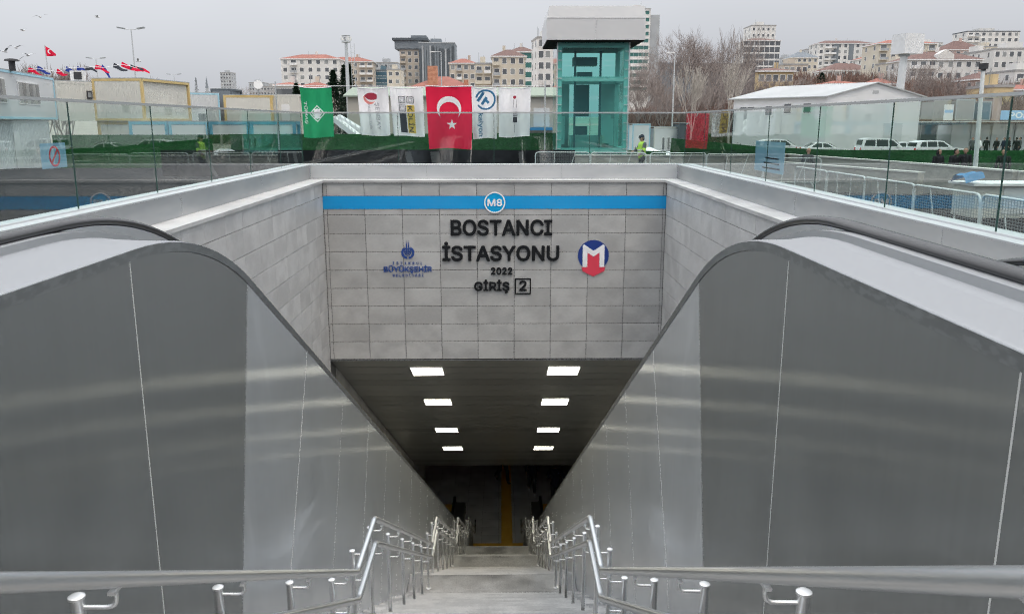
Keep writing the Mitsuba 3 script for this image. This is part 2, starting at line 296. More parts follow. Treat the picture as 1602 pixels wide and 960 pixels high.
# ================= lettering on the end wall =================
def fit_text(text, x0, x1, z0, z1, depth=.012, bold=True):
    """letters as separate meshes (x, depth, z) fitted into a box of the wall"""
    full = meshkit.text_mesh(text, 1.0, 1.0, bold); lo, hi = full.bounds
    return full, lo, hi
def fatten(m, r):
    tri = m.vertices[m.faces[m.face_normals[:, 2] > .9]][:, :, :2]
    p = shapely.union_all([Polygon(t).buffer(1e-4) for t in tri]).buffer(r, 3).simplify(.004)
    return trimesh.util.concatenate([trimesh.creation.extrude_polygon(g, 1.0, engine='earcut') for g in getattr(p, 'geoms', [p])])
def wall_text(parent, text, x0, x1, zt, zb, y, mat, depth=.012, bold=True, name='letter', cap=None, fat=.014):
    full = fatten(meshkit.text_mesh(text, 1.0, 1.0, bold), fat); lo, hi = full.bounds
    ref = meshkit.text_mesh(cap or 'H', 1.0, 1.0, bold).bounds; base, top = ref[0][1], ref[1][1]
    comps = sorted(full.split(only_watertight=False), key=lambda m: m.bounds[:, 0].mean())
    groups = []
    for c in comps:
        a, b = c.bounds[:, 0]
        if groups and a < groups[-1][1]-.4*min(b-a, groups[-1][1]-groups[-1][0]): groups[-1][2].append(c); groups[-1][1] = max(groups[-1][1], b); groups[-1][0] = min(groups[-1][0], a)
        else: groups.append([a, b, [c]])
    for a, b, cs in groups:
        m = trimesh.util.concatenate(cs); v = m.vertices
        X = x0+(v[:, 0]-lo[0])/(hi[0]-lo[0])*(x1-x0); Z = zb+(v[:, 1]-base)/(top-base)*(zt-zb)
        put(parent, name, (np.stack([X, y-v[:, 2]*depth, Z], 1), m.faces), mat)
YW = YF-.006
st = thing('station_stripe', 'bright blue stripe across the top of the grey end wall', 'sign stripe')
put(st, 'band', MB().box(XL-.0, XR, YF-.012, YF-.0, .255, .459), 'mat_blue')
m8 = thing('line_roundel', 'round blue badge reading M8 with a white rim on the blue stripe', 'sign')
def disc(cx, cz, r, y0, y1, n=48, r0=0.):
    p = shapely.Point(cx, cz).buffer(r, n)
    if r0: p = p.difference(shapely.Point(cx, cz).buffer(r0, n))
    return MB().prism(p, XZ(0), -y0, -y1)
put(m8, 'plate', disc(.037, .357, .150, YF-.012, YF-.022), 'mat_roundel')
put(m8, 'rim', disc(.037, .357, .170, YF-.012, YF-.028, r0=.150), 'mat_white_sign')
wall_text(m8, 'M8', -.082, .158, .412, .300, YF-.022, 'mat_white_sign', .008)
for txt, x0, x1, zt, zb, lb in (('BOSTANCI', -.679, .965, .076, -.172, 'upper line of big black letters reading BOSTANCI'), ('İSTASYONU', -.821, 1.085, -.345, -.588, 'big black letters reading İSTASYONU, second line of the station name'),
                                ('2022', -.031, .32, -.702, -.815, 'small black figures reading 2022 under the station name'), ('GİRİŞ', -.307, .276, -.940, -1.085, 'black letters reading GİRİŞ left of the boxed number')):
    k = thing('wall_lettering', lb, 'lettering'); wall_text(k, txt, x0, x1, zt, zb, YF-.004, 'mat_letter', .035)
k = thing('entrance_number', 'black figure 2 inside a black rounded square outline', 'lettering')
o = sbox(.374, -1.136, .614, -.894).buffer(.012); put(k, 'outline', MB().prism(o.difference(sbox(.374+.012, -1.136+.012, .614-.012, -.894-.012).buffer(.006)), XZ(0), -(YF-.004), -(YF-.022)), 'mat_letter')
wall_text(k, '2', .433, .555, -.923, -1.09, YF-.004, 'mat_letter', .02)
ml = thing('metro_logo', 'round navy metro emblem with white M and red arrow', 'emblem')
put(ml, 'disc', disc(1.644, -.505, .252, YF-.004, YF-.018), 'mat_navy')
arrow = Polygon([(1.457, -.694), (1.547, -.694), (1.547, -.44), (1.645, -.53), (1.74, -.44), (1.74, -.694), (1.841, -.694), (1.826, -.762), (1.644, -.852), (1.468, -.762)])
put(ml, 'red_arrow', MB().prism(arrow, XZ(0), -(YF-.018), -(YF-.024)), 'mat_red_sign')
mm = Polygon([(1.468, -.694), (1.468, -.335), (1.487, -.322), (1.645, -.428), (1.803, -.322), (1.822, -.335), (1.822, -.694), (1.744, -.694), (1.744, -.455), (1.645, -.522), (1.545, -.455), (1.545, -.694)])
put(ml, 'white_m', MB().prism(mm, XZ(0), -(YF-.018), -(YF-.029)), 'mat_white_sign')
cl = thing('city_logo', 'dark blue municipal emblem with the words İSTANBUL BÜYÜKŞEHİR BELEDİYESİ', 'emblem')
cx, cz = -1.382, -.452
ring = shapely.Point(cx, cz).buffer(.106).difference(shapely.Point(cx, cz).buffer(.070)).intersection(sbox(cx-.2, cz-.2, cx+.2, cz+.075)).difference(sbox(cx-.013, cz-.2, cx+.013, cz))
parts = [ring]
for dx, h in ((-.048, .075), (-.017, .165), (.017, .165), (.048, .075)):
    parts.append(Polygon([(cx+dx-.009, cz-.02), (cx+dx+.009, cz-.02), (cx+dx+.009, cz+h-.05), (cx+dx, cz+h+.03), (cx+dx-.009, cz+h-.05)]))
for zz in (.015, .055): parts.append(sbox(cx-.055, cz+zz, cx+.055, cz+zz+.014))
for r in (.022, .043): parts.append(shapely.Point(cx, cz-.012).buffer(r).difference(shapely.Point(cx, cz-.012).buffer(r-.011)).intersection(sbox(cx-.1, cz-.2, cx+.1, cz)))
put(cl, 'emblem', MB().prism(shapely.union_all(parts), XZ(0), -(YF-.004), -(YF-.016)), 'mat_navy2')
def spaced(parent, text, x0, x1, zt, zb, mat):
    n = len(text); w = (x1-x0)/n
    for i, c in enumerate(text):
        if c == ' ': continue
        b = meshkit.text_mesh(c, 1, 1, True).bounds; ww = min(.030, .030*(b[1][0]-b[0][0])/.75)
        wall_text(parent, c, x0+(i+.5)*w-ww/2, x0+(i+.5)*w+ww/2, zt, zb, YF-.004, mat, .008)
spaced(cl, 'İSTANBUL', -1.655, -1.130, -.606, -.652, 'mat_navy2')
wall_text(cl, 'BÜYÜKŞEHİR', -1.782, -.996, -.684, -.770, YF-.004, 'mat_navy2', .014, fat=.016)
spaced(cl, 'BELEDİYESİ', -1.648, -1.122, -.808, -.852, 'mat_navy2')

# ================= stairs =================
sc = thing('staircase', 'grey granite staircase going down between two steel clad walls', 'staircase')
RISE, LAND = 2.67, [(5.73, -2.16), (11.09, -4.83), (16.45, -7.50), (21.80, -10.17)]
FLOOR = -12.84
HW = 1.195
def step_block(y0, y1, z, zlow, nose=.02):
    return MB().box(-HW+.20, HW-.20, y0-nose, y1, z-.03, z).box(-HW, -HW+.197, y0, y1, z-.03, z-.003).box(HW-.197, HW, y0, y1, z-.03, z-.003), MB().box(-HW, HW, y0, y1+.012, zlow-.12, z-.031)
def treads(y0, z0, n, tread, rise):
    for j in range(n):
        z = z0-(j+1)*rise; a, b = y0+j*tread, y0+(j+1)*tread
        if j == n-1: break
        t = MB().box(-HW+.17, HW-.17, a+.002, b+.022, z-.03, z); put(sc, 'step', t, 'mat_granite'); put(sc, 'nosing', MB().box(-HW+.175, HW-.175, a-.012, a+.001, z+rise-.028, z+rise+.001).box(-HW+.175, HW-.175, a-.012, a+.028, z+rise+.0012, z+rise+.004), 'mat_nosing')
        put(sc, 'riser', MB().box(-HW+.17, HW-.17, a+.004, a+.02, z+.001, z+rise-.031), 'mat_granite')
        for xa, xb in ((-HW, -HW+.169), (HW-.169, HW)): put(sc, 'rough_edge', MB().box(xa, xb, a+.001, b+.02, z-.25, z+.006), 'mat_plaster')
    put(sc, 'riser', MB().box(-HW+.17, HW-.17, y0+(n-1)*tread+.004, y0+(n-1)*tread+.02, z0-n*rise+.001, z0-(n-1)*rise-.031), 'mat_granite')
treads(1.23, 0.0, 13, (4.97-1.23)/12, 2.16/13)
for k, (yl, zl) in enumerate(LAND):
    ys_ = yl-.76
    for a in range(2):
        for b in range(4):
            xw = (2*HW-.34)/4; put(sc, 'landing_slab', MB().box(-HW+.17+b*xw+.001, -HW+.17+(b+1)*xw-.001, ys_+.38*a+.001, ys_+.38*(a+1)-.001+(.02 if a else 0), zl-.04, zl), 'mat_granite')
    for xa, xb in ((-HW, -HW+.169), (HW-.169, HW)): put(sc, 'rough_edge', MB().box(xa, xb, ys_, yl+.02, zl-.25, zl+.006), 'mat_plaster')
    treads(yl, zl, 16, .3065 if k < 3 else .3065, RISE/16)
core = Polygon([(1.2, -.1), (4.9, -2.26), (5.7, -2.26), (10.3, -4.95), (11.05, -4.95), (15.65, -7.62), (16.4, -7.62), (21., -10.3), (21.75, -10.3), (26.4, -13.0), (26.4, -16), (-3, -16), (-3, -.06), (1.2, -.06)])
put(sc, 'core', MB().prism(core, YZ(1), -HW, HW), 'mat_concrete')
put(None, 'pavement', MB().box(XL, XR, -3, 1.228, -.05, 0.0), 'mat_granite', kind='structure')
# ================= handrails =================
RX = .80
def rail_path(dz):
    p = [(-2.5, 1.085), (.86, 1.085)]
    for k, (yl, zl) in enumerate(LAND): p += [(yl-.76, zl+.9), (yl+.0, zl+.9)]
    p += [(26.35, FLOOR+.9), (27.0, FLOOR+.9)]
    return [(y, z+dz) for y, z in p]
path = rail_path(0)
def rail_z(y): return float(np.interp(y, [a for a, b in path], [b for a, b in path]))
def floor_z(y):
    if y < 1.23: return 0.
    if y < 4.97: return -(int((y-1.23)/((4.97-1.23)/12))+1)*2.16/13
    for yl, zl in LAND:
        if y < yl: return zl
        if y < yl+4.598: return zl-(int((y-yl)/.3065)+1)*RISE/16
    return FLOOR
posts = [-.2, .92, 1.87, 2.8, 3.74, 4.66, 5.34, 6.07]
posts += [7.03, 8.02, 8.95, 9.86, 10.72]
for yl, zl in LAND[1:]: posts += [yl+.34+.97*i for i in range(5)]+[yl+4.95]
for sx, lb in ((-1, 'double stainless steel handrail on the left side of the stairs'), (1, 'double stainless steel handrail on the right side of the stairs')):
    h = thing('handrail', lb, 'handrail')
    for dz in (0, -.2):
        P = arc_pts([(sx*RX, y, z+dz) for y, z in path], .05, 4)
        put(h, 'rail', MB().tube(P, .0212, 14), 'mat_rail', smooth=40)
    for yp in posts:
        z1 = rail_z(yp)-.045; z0 = floor_z(yp)+.006
        po = put(h, 'post', MB().tube([(sx*.9, yp, z0), (sx*.9, yp, z1-.004)], .0175, 12), 'mat_rail', smooth=40)
        put(po, 'post_cap', MB().tube([(sx*.9, yp, z1-.006), (sx*.9, yp, z1), (sx*.9, yp, z1+.004)], [.0205, .0205, .014], 12), 'mat_rail_cap', smooth=40)
        put(po, 'base_flange', MB().tube([(sx*.9, yp, z0), (sx*.9, yp, z0+.008), (sx*.9, yp, z0+.012)], [.042, .042, .03], 14), 'mat_rail_cap', smooth=40)
        for dz in (0, -.2):
            zr = rail_z(yp)+dz
            B_ = arc_pts([(sx*.888, yp, zr-.075), (sx*.802, yp, zr-.075), (sx*.802, yp, zr-.018)], .028, 5)
            put(po, 'bracket', MB().tube(B_, .0062, 8), 'mat_rail_cap', smooth=50)
            put(po, 'saddle', MB().box(sx*RX-.009, sx*RX+.009, yp-.03, yp+.03, zr-.027, zr-.018), 'mat_rail_cap')
# ================= escalators =================
def profile(zt, zoff, R, ytop, ybot, zbot, Rb=2.6):
    """deck line: flat, arc, 30 degree slope, arc, flat; zoff: the slope's z at y = 5.78"""
    tn = math.tan(math.radians(30)); yi = 5.78+(zoff-zt)/tn; t = R*math.tan(math.radians(15))
    p = [(ytop, zt), (yi-t, zt)]
    for a in np.linspace(0, 30, 14)[1:]: p.append((yi-t+R*math.sin(math.radians(a)), zt-R*(1-math.cos(math.radians(a)))))
    yj = 5.78+(zoff-zbot)/tn; tb = Rb*math.tan(math.radians(15))
    for a in np.linspace(30, 0, 12): p.append((yj+tb-Rb*math.sin(math.radians(a)), zbot+Rb*(1-math.cos(math.radians(a)))))
    p.append((ybot, zbot)); return np.array(p)
DECK = profile(1.155, .007, 2.75, -2.4, 28.2, -11.85)
RAIL = profile(1.205, .24, 3.0, -2.3, 28.35, -11.72)
def offset_line(P, d):
    L = LineString(P).parallel_offset(abs(d), 'right' if d < 0 else 'left', join_style=2); q = np.array(L.coords)
    return q if q[0][0] < q[-1][0] else q[::-1]
def strip_poly(P, d0, d1):
    a, b = (offset_line(P, d) if abs(d) > 1e-6 else np.asarray(P) for d in (d0, d1)); return Polygon(np.vstack([a, b[::-1]])).buffer(0)
PANEL_UV = []
for sx, xo, side in ((-1, -XL, 'left'), (1, XR, 'right')):
    e = thing('escalator', f'stainless steel escalator with black handrail, {side} of the stairs', 'escalator')
    top = offset_line(DECK, -.042)
    full = Polygon(np.vstack([top, [(28.2, FLOOR-.3), (24, FLOOR-.3)], np.array([(y, z-3.3) for y, z in DECK if 0 < y < 22])[::-1], [(-2.4, -2.2)]])).buffer(0)
    cuts = [((y, 3), (y, -6)) for y in (-1.19, .21, 1.61, 3.01)]
    cuts.append(((4.385+.277, .832+1), (4.385-.277*4, .832-4)))
    s_ = 5.601
    i = 0
    while s_ < 27:
        zt = float(np.interp(s_, top[:, 0], top[:, 1])); dx, dz = (-.51, -.86) if s_ < 24.5 else (0, -1)
        cuts.append(((s_-dx, zt-dz), (s_+dx*4.5, zt+dz*4.5))); s_ += 1.205 if i % 2 == 0 else 1.22; i += 1
    cells = [full]; strips = []
    for a, b in cuts:
        ln = LineString([a, b]); nxt = []
        for c in cells:
            nxt += [g for g in ssplit(c, ln).geoms]
        cells = nxt; strips.append(ln.buffer(.0032, cap_style=2).intersection(full))
    cells = [c.buffer(-.0028, join_style=2) for c in cells if c.area > .01]
    cells.sort(key=lambda c: c.centroid.x)
    for c in cells:
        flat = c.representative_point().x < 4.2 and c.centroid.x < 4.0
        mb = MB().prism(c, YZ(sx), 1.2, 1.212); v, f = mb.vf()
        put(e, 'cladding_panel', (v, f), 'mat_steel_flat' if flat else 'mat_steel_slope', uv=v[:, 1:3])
    for s in strips:
        if s.area > 1e-4 and s.centroid.x < 9: put(e, 'joint_strip', MB().prism(s, YZ(sx), 1.1992, 1.209), 'mat_strip' if s.centroid.x < 3.5 or 4.5 < s.centroid.x < 5.5 else 'mat_steel_flat', uv=None)
    put(e, 'cladding_core', MB().prism(full.buffer(-.004), YZ(sx), 1.2125, 1.24), 'mat_dark')
    put(e, 'edge_trim', MB().prism(strip_poly(DECK, -.006, -.0435), YZ(sx), 1.194, 1.2), 'mat_trim')
    xb, xh0 = (1.527, 1.60) if sx < 0 else (1.445, 1.53)
    # deck: rounded nose, flat, slight rise to the handrail base
    prof = [(1.195, -.012), (1.2, -.004), (1.212, 0), (1.30, .001), (1.38, .003), (xb-.05, .007), (xb-.008, .012), (xb, .006), (xb+.003, .038), (xh0+.055, .042), (xh0+.059, -.01)]
    V, n = [], len(prof)
    nrm = np.gradient(DECK, axis=0); nrm = np.stack([-nrm[:, 1], nrm[:, 0]], 1); nrm /= np.linalg.norm(nrm, axis=1, keepdims=True)
    for (y, z), (ny, nz) in zip(DECK, nrm): V += [(sx*a, y+ny*b, z+nz*b) for a, b in prof]
    F = [[i*n+j, i*n+j+1, (i+1)*n+j+1, (i+1)*n+j] for i in range(len(DECK)-1) for j in range(n-1)]
    F = np.array(F); F = np.vstack([F[:, [0, 1, 2]], F[:, [0, 2, 3]]])
    put(e, 'deck', (np.array(V), F), 'mat_deck', smooth=35)
    put(e, 'balustrade', MB().prism(strip_poly(DECK, -.01, -1.0), YZ(sx), xh0+.059, xh0+.07), 'mat_steel_slope', uv=None)
    # handrail: oval rubber belt on a steel guide, closed round the newels
    H = [(y, z) for y, z in RAIL]
    def loop(ytop_end, ybot_end):
        p = list(RAIL); zt, zb = RAIL[0][1], RAIL[-1][1]; r = .16
        lo = [(p[0][0]-r*math.sin(a), zt-r+r*math.cos(a)) for a in np.linspace(np.pi, .2, 8)]
        hi = [(p[-1][0]+r*math.sin(a), zb-r+r*math.cos(a)) for a in np.linspace(.2, np.pi, 8)]
        return np.array(lo+[tuple(q) for q in p]+hi)
    LP = loop(0, 0)
    for xh, nm in ((xh0, 'handrail_belt'), (xo-.20, 'handrail_belt')):
        tg = np.gradient(LP, axis=0); nr = np.stack([-tg[:, 1], tg[:, 0]], 1); nr /= np.linalg.norm(nr, axis=1, keepdims=True)
        ov = [(.040*math.cos(a), .020*math.sin(a)) for a in np.arange(12)*np.pi/6]; V = []
        for (y, z), (ny, nz) in zip(LP, nr): V += [(sx*xh+a, y+ny*b, z+nz*b-(.19 if xh > 1.8 else 0)) for a, b in ov]
        F = np.array([[i*12+j, i*12+(j+1) % 12, (i+1)*12+(j+1) % 12, (i+1)*12+j] for i in range(len(LP)-1) for j in range(12)]); F = np.vstack([F[:, [0, 1, 2]], F[:, [0, 2, 3]]])
        put(e, nm, (np.array(V), F), 'mat_rubber', smooth=True)
        put(e, 'handrail_guide', MB().prism(strip_poly(RAIL-[0, .19 if xh > 1.8 else 0], -.018, -.07), YZ(sx), xh-.025, xh+.025), 'mat_rail')
    put(e, 'balustrade', MB().prism(strip_poly(RAIL-[0, .19], -.07, -.9), YZ(sx), xo-.215, xo-.19), 'mat_steel_slope')
    put(e, 'outer_deck', MB().prism(strip_poly(RAIL, -.32, -.36), YZ(sx), xo-.19, xo-.002), 'mat_deck')
    STEP = profile(.02, -1.0, 1.5, 1.0, 28.6, FLOOR+.01)
    put(e, 'step_band', MB().prism(strip_poly(STEP, 0, -.3), YZ(sx), 1.68, xo-.22), 'mat_steelwork')
    put(e, 'floor_plate', MB().box(min(sx*1.68, sx*(xo-.22)), max(sx*1.68, sx*(xo-.22)), -2.4, 1.0, 0.002, .022), 'mat_rail')
    put(e, 'floor_plate', MB().box(min(sx*1.68, sx*(xo-.22)), max(sx*1.68, sx*(xo-.22)), 28.65, 29.2, FLOOR, FLOOR+.022), 'mat_rail')
# ================= tunnel, hall =================
SL = .5774
ce = thing('sloping_ceiling', 'dark grey metal strip ceiling sloping down over the stairs', 'ceiling')
DY, DZ = math.cos(math.atan(SL)), -math.sin(math.atan(SL)); NY, NZ = DZ, -DY   # normal into the tunnel: down and back
def on_ceiling(x, s, d): return np.stack([x, YF+.02+s*DY+d*NY*1.0, -2.275+s*DZ+d*NZ], 1)
def cbox(x0, x1, s0, s1, d0, d1):
    v = BOXV*[x1-x0, s1-s0, d1-d0]+[x0, s0, d0]; return on_ceiling(v[:, 0], v[:, 1], v[:, 2]), BOXF[:, ::-1]
SLEN = 14.45
slots = [(-1.2, .8), (-1.22, 3.62), (-1.27, 7.20), (-1.30, 10.42)]; slots = [(s, x) for x, s in slots]
lights = [(s+.0, sx*abs(x)+.03) for s, x in slots for sx in (-1, 1)]
W6 = .30
edges = np.linspace(0, SLEN, 30)
for a, b in zip(edges[:-1], edges[1:]):
    put(ce, 'panel', cbox(XL, XR, a+.011, b-.011, -.02, random.uniform(-.001, .001)), random.choice(CEIL))
put(ce, 'backing', cbox(XL-.3, XR+.3, -.0, SLEN, -.3, -.022), 'mat_dark')
for i, (s, x) in enumerate(lights):
    side = 'left' if x < 0 else 'right'; row = ['first and nearest', 'second', 'third', 'fourth and farthest'][i//2]
    k = thing('ceiling_light', f'square lit ceiling panel lamp, {row} of the {side} row', 'lamp', 'lamps in the sloping ceiling')
    put(k, 'diffuser', cbox(x-.27, x+.27, s-.30, s+.30, .004, .010), 'mat_frame_white', emitter={'type': 'area', 'radiance': rgb(2.6, 2.47, 2.0)})
    fr = MB()
    for q in ((x-.285, x+.285, s-.315, s-.302), (x-.285, x+.285, s+.302, s+.315), (x-.285, x-.272, s-.302, s+.302), (x+.272, x+.285, s-.302, s+.302)): fr.add(*cbox(*q, .003, .014))
    put(k, 'frame', fr, 'mat_frame_white')
ye_, ze_ = YF+.02+SLEN*DY, -2.275+SLEN*DZ
struct('hall_ceiling', MB().box(-12, 12, ye_, 62, ze_+.0, ze_+.25), 'mat_ceiling')
struct('hall_floor', MB().box(-12, 12, 26.39, 62, FLOOR-.2, FLOOR), 'mat_hall_floor')
hw = thing('hall_wall', 'dim grey walls of the ticket hall at the foot of the stairs', 'wall')
put(hw, 'face', MB().box(-12.3, -12, 29.5, 62, FLOOR, ze_).box(12, 12.3, 29.5, 62, FLOOR, ze_).box(-12, 12, 62, 62.3, FLOOR, ze_).box(-12, XL-.42, 29.2, 29.5, FLOOR, ze_).box(XR+.42, 12, 29.2, 29.5, FLOOR, ze_), 'mat_hall_wall')
tw = thing('tunnel_wall', 'dark tiled tunnel wall beside the lower stairs', 'wall')
for xa, xb in ((XL-.4, XL-.012), (XR+.012, XR+.4)): put(tw, 'face', MB().box(xa, xb, YF+.452, 29.2, FLOOR-.3, -2.3), 'mat_hall_wall')
for x0, x1, y0, y1, lb in ((-1.03, .86, 26.44, 26.98, 'yellow tactile strip across the foot of the stairs'), (.10, .50, 26.985, 60, 'long yellow tactile guide path leading away from the stairs'), (-2.42, -1.58, 29.26, 30.09, 'yellow tactile mat at the foot of the left escalator'), (1.62, 2.48, 29.26, 30.09, 'yellow tactile mat at the foot of the right escalator')):
    single('tactile_strip', MB().box(x0, x1, y0, y1, FLOOR+.0005, FLOOR+.006), 'mat_tactile', lb, 'tactile paving')
for i, (x, y) in enumerate(((-3.5, 38), (3.5, 38), (0., 46))):
    pass
# ================= the ground around =================
def sst(a, b, x): t = np.clip((x-a)/(b-a), 0, 1); return t*t*(3-2*t)
def tz(x, y):
    x, y = np.asarray(x, float), np.asarray(y, float)
    z = GZ-.75*sst(24, 40, y)*sst(7, 15, x)-.85*sst(40, 66, y)*(1-sst(7, 15, x))-.1*sst(40, 66, y)
    sl = .016+.075*sst(.10, .36, x/np.maximum(y, 1))
    return z+np.maximum(y-105, 0)*sl*(1-.5*sst(420, 900, y))
HX0, HX1, HY0, HY1 = PL-.28, PR+.28, -3.0, PY+.28
gx = np.unique(np.r_[np.geomspace(8, 2600, 30)*-1, np.linspace(-7, 7, 8), HX0, HX1, np.geomspace(8, 2600, 30)]); gy = np.unique(np.r_[np.geomspace(8, 400, 10)*-1, -5, HY0, np.arange(0, 14, 3.), HY1, np.arange(16, 75, 3.), np.geomspace(78, 3000, 40)])
gx = gx[np.r_[True, np.diff(gx) > 1e-6]]
GXX, GYY = np.meshgrid(gx, gy); V = np.stack([GXX, GYY, tz(GXX, GYY)], -1).reshape(-1, 3); nx = len(gx); F = []
for j in range(len(gy)-1):
    for i in range(nx-1):
        if HX0-1e-6 <= gx[i] and gx[i+1] <= HX1+1e-6 and HY0-1e-6 <= gy[j] and gy[j+1] <= HY1+1e-6: continue
        a = j*nx+i; F += [[a, a+1, a+nx+1], [a, a+nx+1, a+nx]]
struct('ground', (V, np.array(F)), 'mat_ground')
struct('pavement', MB().prism(Polygon([(15.4, 19), (34, 19), (34, 31), (17.5, 31)]), lambda a, b, d: (a, b, tz(a, b)+.02+d*.08), 0, 1), 'mat_pave')
# ================= flags on a rope =================
FY = 38.5
def flag_surface(x0, x1, zt, zb, seed, shear=0.0, gather=0.0):
    r = np.random.default_rng(seed); ph = r.uniform(0, 6, 4)
    def fn(s, t, off=0.0):           # s: 0..1 across, t: 0..1 down
        s, t = np.asarray(s, float), np.asarray(t, float)
        x = x0+(x1-x0)*(s+(.5-s)*gather*t)+shear*t
        z = zt-(zt-zb)*t-.05*np.sin(np.pi*s)*(1-t)+.03*np.sin(5*s+ph[0])*t
        y = FY+.10*np.sin(7*s+2.2*t+ph[1])*(.35+.65*t)+.05*np.sin(15*s-1.5*t+ph[2])*(.3+.7*t)+.04*np.sin(5*t+ph[3])-off
        return x, y, z
    return fn
def make_flag(label, x0, x1, zt, zb, seed, mat, prints, shear=0., gather=0., name='flag'):
    k = thing(name, label, 'flag', None); fn = flag_surface(x0, x1, zt, zb, seed, shear, gather)
    S, Tt = np.meshgrid(np.linspace(0, 1, 37), np.linspace(0, 1, 31)); x, y, z = fn(S.ravel(), Tt.ravel()); V = np.stack([x, y, z], 1)
    i, j = np.meshgrid(np.arange(36), np.arange(30)); a = (j*37+i).ravel(); F = np.vstack([np.stack([a, a+37, a+38], 1), np.stack([a, a+38, a+1], 1)])
    put(k, 'cloth', (V, F), mat, smooth=True)
    hx, hy, hz = fn(np.linspace(0, 1, 20), np.zeros(20)); put(k, 'hem', MB().tube(np.stack([hx, hy, hz], 1), .022, 6), 'mat_cloth_white')
    W_, H_ = x1-x0, zt-zb
    for nm, pm, poly in prints:       # polygons in cloth metres, origin at the top left, y down negative
        mb = MB()
        for g in getattr(poly, 'geoms', [poly]):
            m = trimesh.creation.extrude_polygon(g, .003, engine='earcut'); m = trimesh.Trimesh(*trimesh.remesh.subdivide_to_size(m.vertices, m.faces, .12), process=False)
            v = m.vertices; mb.add(np.stack(fn(v[:, 0]/W_, -v[:, 1]/H_, .004+v[:, 2]), 1), m.faces)
        put(k, nm, mb, pm)
    return k
def text_poly(text, cx, cy, length, height, rot=-90, bold=True):
    m = meshkit.text_mesh(text, 1., 1., bold); v, f = m.vertices, m.faces
    n = trimesh.triangles.normals(v[f])[0] if False else m.face_normals; tri = v[f[n[:, 2] > .9]][:, :, :2]
    p = shapely.union_all([Polygon(t).buffer(1e-4) for t in tri]); x0, y0, x1, y1 = p.bounds
    p = shapely.affinity.translate(p, -(x0+x1)/2, -(y0+y1)/2); p = shapely.affinity.scale(p, length/(x1-x0), height/(y1-y0), origin=(0, 0))
    return shapely.affinity.translate(shapely.affinity.rotate(p, rot, origin=(0, 0)), cx, cy).simplify(.004)
def ringp(cx, cy, r1, r0): return shapely.Point(cx, cy).buffer(r1, 32).difference(shapely.Point(cx, cy).buffer(r0, 32))
import shapely.affinity
def star(cx, cy, r, rot=0): return Polygon([(cx+(r if i % 2 == 0 else r*.382)*math.cos(rot+i*math.pi/5), cy+(r if i % 2 == 0 else r*.382)*math.sin(rot+i*math.pi/5)) for i in range(10)])
dia = Polygon([(.70-.37, -1.13), (.70, -.75), (.70+.37, -1.13), (.70, -1.51)])
make_flag('green flag with white diamond logo hanging on the rope', -8.82, -7.42, 3.18, .98, 1, 'mat_cloth_green',
          [('emblem', 'mat_cloth_white', dia.difference(shapely.affinity.scale(dia, .84, .84)).union(shapely.affinity.scale(dia, .66, .66).difference(shapely.affinity.scale(dia, .5, .5))).union(sbox(.56, -1.34, .84, -.93))),
           ('lettering', 'mat_cloth_white', text_poly('TÜMAŞ', .17, -1.1, .98, .20))], .04, .04)
leaf = shapely.Point(.50, -.33).buffer(.36).intersection(shapely.Point(.50, -.33+.0).buffer(.36)).intersection(shapely.Point(.62, -.60).buffer(.42)).intersection(shapely.Point(.62, -.08).buffer(.42))
leaf2 = shapely.Point(.52, -.42).buffer(.27).difference(shapely.Point(.60, -.30).buffer(.29)).intersection(sbox(.2, -.8, .9, -.36))
make_flag('white flag with a red leaf logo and grey letters ŞENBAY', -6.30, -4.92, 3.155, 1.06, 2, 'mat_cloth_white',
          [('emblem', 'mat_ink_maroon', leaf), ('emblem', 'mat_ink_pink', leaf2), ('lettering', 'mat_ink_grey', text_poly('ŞENBAY', .82, -1.22, 1.22, .22, bold=False)), ('lettering', 'mat_ink_grey', text_poly('MADENCİLİK', .50, -1.22, 1.22, .13, bold=False))], .12, .06)
sq = []
for a, b in ((.36, -.36), (.73, -.36), (.36, -.73)):
    o = sbox(a, b-.30, a+.31, b); sq.append(o.difference(o.buffer(-.03)).union(o.buffer(-.07).difference(o.buffer(-.085))))
kol = text_poly('KOLİN', .88, -1.36, 1.15, .26)
make_flag('white flag with dark squares and yellow block reading KOLİN', -4.84, -3.36, 3.16, 1.03, 3, 'mat_cloth_white',
          [('emblem', 'mat_ink_dark', shapely.union_all(sq)), ('emblem', 'mat_ink_dark', sbox(.36, -1.98, .67, -1.06)), ('emblem', 'mat_ink_yellow', sbox(.71, -1.98, 1.05, -.74).difference(kol)), ('lettering', 'mat_ink_dark', kol)], .10, .06)
cres = shapely.Point(1.02, -.98).buffer(.56, 48).difference(shapely.Point(1.02, -1.14).buffer(.46, 48))
make_flag('large red flag with white crescent and star hanging on the rope', -3.24, -1.16, 3.24, .47, 4, 'mat_cloth_red',
          [('crescent', 'mat_cloth_white', cres), ('star', 'mat_cloth_white', star(1.13, -1.70, .25, math.pi/2))], .05, .08)
sw = shapely.union_all([ringp(.62, -.50, .46, .38).difference(Polygon([(.62, -.5), (-.2, -.35), (-.2, -1.05)])), shapely.affinity.rotate(sbox(.34, -.62, .46, -.12), -35), shapely.affinity.rotate(sbox(.50, -.75, .62, -.35), -35), shapely.affinity.rotate(sbox(.60, -.70, .72, -.40), 45)])
make_flag('white flag with blue ring logo and blue letters kalyon', -1.19, -.07, 3.16, .92, 5, 'mat_cloth_white',
          [('emblem', 'mat_ink_blue', sw.intersection(sbox(.05, -3, 1.1, 0))), ('lettering', 'mat_ink_blue', text_poly('kalyon', .36, -1.62, 1.05, .28))], .03, .04)
